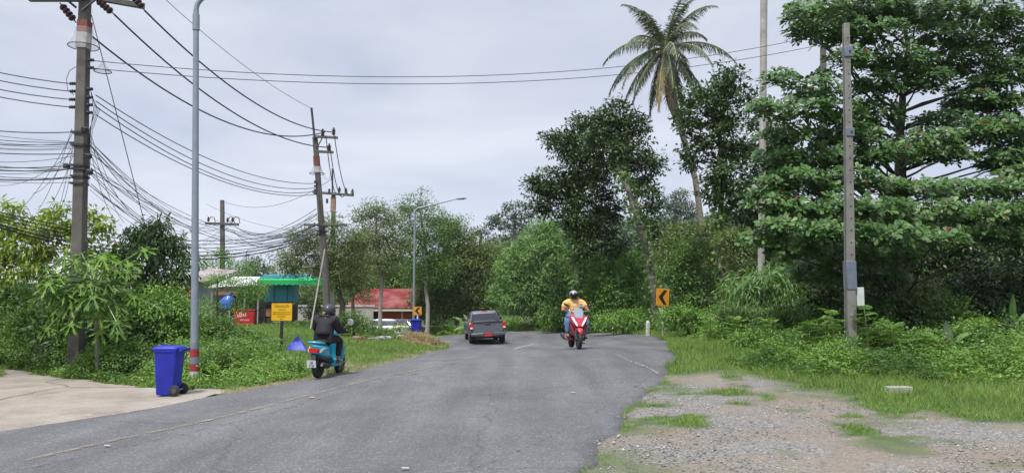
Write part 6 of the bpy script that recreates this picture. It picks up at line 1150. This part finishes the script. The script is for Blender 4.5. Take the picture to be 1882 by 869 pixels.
# fourth pole
D4 = 55.0; b4_ = base(409, D4); t4 = thing('utility_pole', 'distant utility pole with a low crossarm just right of the near lamp post', 'utility pole', b4_); f4 = lambda px, py, d=D4: P(px, py, d) - b4_
sq_pole([Vector((0, 0, -.3)), f4(409, 450), f4(408.5, 368)], .30, .24, t4, CONCR); MB().box((0, 0, 0), (m(62, D4), .14, .18), rot=(0, R(2), 0)).build('crossarm', ARM, t4, bevel=.01, loc=f4(410, 412) + Vector((0, -.2, 0)))
for px, py in ((385, 408), (420, 409), (429, 409)): post_ins(f4(px, py) + Vector((0, -.2, 0)), t4, .34, .1)
for px in (385, 420, 430): MB().tube([f4(px, 402), f4(px + 3, 398), f4(px + 9, 400), f4(px + 11, 410)], .03, 5).build('jumper_wire', M('jumper_red', (.13, .04, .04), .6), t4)
# bare concrete pole on the right
D5 = 18.2; b5 = base(1562, D5); t5 = thing('concrete_pole', 'bare concrete pole with bolt holes and two grey brackets before the sea almond tree', 'pole', b5); f5 = lambda px, py, d=D5: P(px, py, d) - b5
w_ = m(13.2, D5); pts = [Vector((0, 0, -.3)), f5(1562, 520), f5(1559, 260), f5(1554.5, 44)]; sq_pole(pts, w_ * 1.35, w_ * .78, t5, M('pole_concrete_pale', (.18, .175, .16), .9, var=.22, scale=3, bump=.3, bscale=25))
for py in range(72, 500, 22 if 1 else 0):
    k = (py - 44) / 540; px = 1554.5 + k * 8.5; ww = w_ * (.78 + .5 * k); MB().tube([f5(px + 1, py) + Vector((0, -ww / 2 - .004, 0)), f5(px + 1, py) + Vector((0, -ww / 2 + .03, 0))], .017, 8).build('bolt_hole', M('hole_black', (.01, .01, .01), .9), t5)
GB = M('bracket_grey', (.15, .18, .22), .5, .3)
for px, py, h_ in ((1557, 97, D1), (1560, 244, 16)): MB().box(f5(px, py), (w_ * 1.15, w_ * 1.2, m(h_, D5))).build('bracket', GB, t5, bevel=.01); MB().tube([f5(px + 2, py) + Vector((0, -w_ * .72, 0)), f5(px + 2, py) + Vector((0, -w_ * .5, 0))], .025, 8).build('bolt', DKM, t5)
MB().box(f5(1562, 506), (w_ * 1.36, w_ * 1.36, m(52, D5))).build('sheet_collar', GB, t5, bevel=.01); MB().tube([f5(1549, 60), f5(1552, 300), f5(1553, 600)], .018, 6).build('earth_wire', M('cable_grey', (.12, .12, .12), .6), t5)
MB().box(f5(1580, 545), (m(14, D5), .1, m(34, D5))).build('white_box', M('box_white', (.5, .52, .5), .6), t5, bevel=.01)
d = 27; b = base(1513, d); t = thing('concrete_pole', 'top of a second concrete pole just showing through the sea almond leaves', 'pole', b); sq_pole([Vector((0, 0, -.3)), P(1513, 88, d) - b], .26, .17, t, CONCR)
# street lamps
GAL = M('lamp_steel', (.25, .285, .33), .45, .4, var=.08)
def lamp(lab, px, d, pybase, pytop, arm, group='street lamps'):
    b = base(px, d); t = thing('street_lamp', lab, 'street lamp', b, 0, group); f = lambda x, y: P(x, y, d) - b; H_ = f(px, pytop).z; r0 = .076
    pts = [Vector((0, 0, -.2))] + [Vector((0, 0, H_ * k / 8)) for k in range(9)]; MB().tube(pts, [r0 * (1.15 - .38 * i / 9) for i in range(10)], 14).build('post', GAL, t, smooth=60)
    MB().box((0, 0, .03), (.26, .26, .1)).build('base_plate', CONCR, t, bevel=.02)
    ap = [Vector((0, 0, H_))]; ax, az = arm; n = 8
    for i in range(1, n + 1): a = math.pi / 2 * i / n; ap.append(Vector((.35 * (1 - math.cos(a)), 0, H_ + .35 * math.sin(a))))
    ap.append(Vector((ax, 0, H_ + .35 + az))); MB().tube(ap, [.055] * (len(ap) - 1) + [.035], 10).build('arm', GAL, t, smooth=60)
    MB().tube([(0, 0, H_ - .45), (0, 0, H_ - .1)], .075, 14).build('collar', GAL, t)
    tip = ap[-1]; MB().loft([(tip.x - .05, 0, tip.z, .04, .04), (tip.x + .12, 0, tip.z + .02, .12, .07), (tip.x + .40, 0, tip.z + .05, .13, .08), (tip.x + .62, 0, tip.z + .05, .07, .04)], e=2.3, n=16, plane='yz').build('lamp_head', M('lamp_head_grey', (.30, .31, .33), .4), t, smooth=60)
    MB().box((tip.x + .3, 0, tip.z - .03), (.34, .16, .02)).build('lamp_glass', M('lamp_glass', (.55, .56, .55), .2), t); return t
l1 = lamp('near grey street lamp post with red and white bands beside the blue wheelie bin', 361, 16.5, 705, 20, (2.2, .45)); l1.rotation_euler = (0, R(-1.75), R(8))
for z0, z1, mt_ in ((.62 * .9 + .06, .94 * .77, M('band_grey', (.15, .17, .21), .7)), ): pass
for (ya, yb, mt_, nm) in ((628, 640, M('band_grey', (.15, .17, .21), .7), 'grey_band'), (642, 655, M('band_dred', (.28, .02, .025), .6), 'red_band'), (656, 668, M('band_grey', (.15, .17, .21), .7), 'grey_band'), (669, 681, M('band_dred', (.28, .02, .025), .6), 'red_band'), (682, 701, M('band_offwhite', (.45, .45, .45), .7, var=.3, scale=14), 'white_band')):
    za = P(361, ya, 16.5).z - l1.location.z; zb = P(361, yb, 16.5).z - l1.location.z
    if nm == 'red_band': MB().tube([(0, 0, zb), (0, 0, za)], .094, 18).build(nm, mt_, l1); 
    else: MB().tube([(0, 0, zb), (0, 0, za)], .0925, 18).build(nm, mt_, l1)
lamp('far grey street lamp with a curved arm beside the left chevron sign and red-roofed house', 760, 48, 610, 392, (2.6, .55)); lamp('small distant street lamp right of the fourth utility pole, partly hidden by trees', 449, 95, 500, 464, (2.6, .4))
# guy wires
def wire(name, lab, a, b, sag, r=.012, n=18, mat=None, cat='cable', group=None, side=0):
    a = Vector(a); b = Vector(b); pts = [a.lerp(b, i / n) + Vector((side * 4 * (i / n) * (1 - i / n), 0, -sag * 4 * (i / n) * (1 - i / n))) for i in range(n + 1)]
    o = MB().tube(pts, r, 5).build(name, mat or CABLE, smooth=80); tag(o, lab, cat, group); return o
CABLE = M('cable_black', (.022, .024, .03), .6); CABG = M('cable_greyed', (.07, .075, .085), .6)
gw = P(262, 400, 21); o = wire('guy_wire', 'thin guy wire slanting down from the near utility pole past its small mesh skirt', P(168, 28, D1), Vector((gw.x + .9, 21.5, .3)), .0, .011)
c = P(190, 106, D1 + .2); tg = thing('mesh_cone', 'small mesh cone threaded on the guy wire right of the near utility pole', 'cone guard', c); cone_guard((0, 0, 0), .02, m(15, D1 + .2), m(27, D1 + .2), tg, 'mesh')
wire('guy_wire', 'pale guy wire from the leaning utility pole down to the grass beside the kiosk', P(597, 458, 33.6), P(571, 603, 32.5), 0, .035, 6, M('guy_pale', (.42, .38, .34), .7))
# the three heavy lines
wire('power_line', 'heavy power line from the rightmost near insulator to the leaning pole, highest of three', P(266, 20, D1), P(615, 243, 33.8), .75, .024, 26, group='heavy power lines')
wire('power_line', 'heavy power line ending at the lower side arm of the leaning pole', P(210, 27, D1), P(607, 271, 33.8), .85, .024, 26, group='heavy power lines')
wire('power_line', 'heavy power line starting under the red and white band and sagging lowest', P(170, 68, D1), P(597, 243, 33.8), 1.05, .024, 26, group='heavy power lines')
wire('earth_wire', 'thin topmost wire reaching the spike of the leaning pole', P(180, -120, D1), P(573.5, 200, 33.9), .45, .010, 22, CABG)
for i, (y0, y1, sg) in enumerate(((175, 337, .65), (186, 345, .75), (196, 351, .8), (211, 357, .72))): wire('low_voltage_line', ['topmost', 'second', 'third', 'lowest'][i] + ' of the four parallel lines running from the near pole to the leaning pole', P(176, y0, D1), P(583, y1, 33.8), sg, .014, 22, CABG, group='four parallel lines to the leaning pole')
for i, (y0, y1) in enumerate(((155, 120), (169, 136), (184, 155), (198, 168))): wire('low_voltage_line', ['topmost', 'second', 'third', 'lowest'][i] + ' of the four parallel lines leaving the near pole to the left', P(138, y0, D1), P(-300, y1 - 78, 17.0), .22, .014, 10, CABG, group='four parallel lines to the left')
wire('service_line', 'upper of the two long lines crossing the whole sky to the right', P(172, 112, D1), P(1512, 64, 27), .9, .011, 40, CABG, group='two long lines across the sky'); wire('service_line', 'lower of the two long lines crossing the whole sky to the right', P(172, 126, D1), P(1513, 82, 27), .85, .011, 40, CABG, group='two long lines across the sky')
for (a, b, l) in (((614, 246), (649, 352), 'outer'), ((607, 275), (637, 350), 'middle'), ((599, 250), (625, 350), 'inner')): wire('jumper_cable', l + ' of three lines drooping between the leaning pole and the one behind', P(*a, 33.7), P(*b, 46.7), 1.1, .02, 14, group='three lines between the paired poles')
wire('earth_wire', 'thin wire from the spike of the leaning pole to the spike behind it', P(574, 205, 33.9), P(611, 312, 46.9), 1.6, .010, 12, CABG)
wire('earth_wire', 'thin wire sagging between the fourth pole top and the spike behind the leaning pole', P(409, 370, 55), P(611, 328, 47), 1.0, .014, 16, CABG)
# cable bundles
TG = 'tangle of thin cables from the near pole to the right'; ends = [(409, 414, 54.8), (598, 414, 33.6), (575, 418, 33.4)]
for i in range(20):
    y0 = random.choice((262, 275, 285, 292, 303, 310, 318, 326, 336, 345)) + random.uniform(-4, 4); e = ends[0] if i % 3 != 2 else ends[1 + i % 2]
    a = P(164 + random.uniform(-2, 6), y0, D1 + random.uniform(-.15, .15)); b = P(e[0] + random.uniform(-25, 25) * (1 if e[2] > 50 else .4), e[1] + random.uniform(-7, 9), e[2])
    wire('telephone_cable', 'thin black cable in the sagging tangle between the near pole and the farther poles', a, b, random.uniform(.5, 1.7), random.uniform(.005, .010), 18, random.choice((CABLE, CABG)), group=TG)
TL = 'cables leaving the near pole to the left'
for i in range(20):
    y0 = random.choice((240, 262, 270, 283, 303, 307, 311, 316, 325, 333)) + random.uniform(-3, 3); y1 = 225 + (y0 - 240) * 1.1 + random.uniform(-16, 16)
    wire('telephone_cable', 'thin black cable running left from the near pole out of the picture', P(140, y0, D1 - .1), P(-260, y1 - 38, 17.2), random.uniform(.15, .4), random.choice((.007, .009, .014)), 12, random.choice((CABLE, CABG)), group=TL)
TD = 'drop wires fanning down from the near pole'
for i, (x1, y1) in enumerate(((60, 350), (0, 335), (80, 385), (102, 395), (112, 372), (70, 380), (228, 403), (212, 398), (265, 400), (236, 380), (20, 395))):
    wire('drop_cable', 'slack drop wire slanting down from the cable clamps of the near pole', P((132 if x1 < 140 else 168) + random.uniform(-3, 3), random.uniform(235, 312), D1 - .1), P(x1, y1 + 6, 24), .25, .007, 10, CABG, group=TD)
for i in range(6): wire('telephone_cable', 'black cable of the low bundle passing behind the lamp post to the leaning pole', P(-200, 335 + i * 3, 17), P(595, 415 + i * 2.5, 33.6), .95 + .08 * i, .012 if i < 4 else .02, 26, CABLE, group='low cable bundle')
for i in range(9):
    wire('telephone_cable', 'black cable in the bundle sagging from the fourth pole to the leaning pole', P(409 + random.uniform(-20, 20), 413 + random.uniform(-8, 10), 54.8), P(592 + random.uniform(-18, 8), 414 + random.uniform(-45, 6), 33.6), random.uniform(.5, 1.3), random.choice((.010, .014, .02)), 16, random.choice((CABLE, CABG)), group='bundle between the fourth and the leaning pole')
for i in range(4): wire('telephone_cable', 'faint distant line low in the sky behind the fourth pole', P(380, 375 + i * 22, 70), P(560, 425 + i * 14, 60), .5, .014, 10, CABG, group='faint distant lines')
for o in list(scene.objects):
    if o.parent is None and o.name.startswith('telephone_cable') and False: pass
# ---------------------------------------------------------------- air
hm_t = bpy.data.materials.new('air'); hm_t.use_nodes = True; t = hm_t.node_tree; t.nodes.clear(); pv = t.nodes.new('ShaderNodeVolumePrincipled'); oo_ = t.nodes.new('ShaderNodeOutputMaterial')
pv.inputs['Color'].default_value = (.86, .91, 1, 1); pv.inputs['Density'].default_value = .0002; pv.inputs['Anisotropy'].default_value = .2; t.links.new(pv.outputs[0], oo_.inputs['Volume'])
hz = MB().box((0, 0, 35), (1900, 1900, 84)).build('haze', hm_t, smooth=0); tag(hz, kind='stuff')
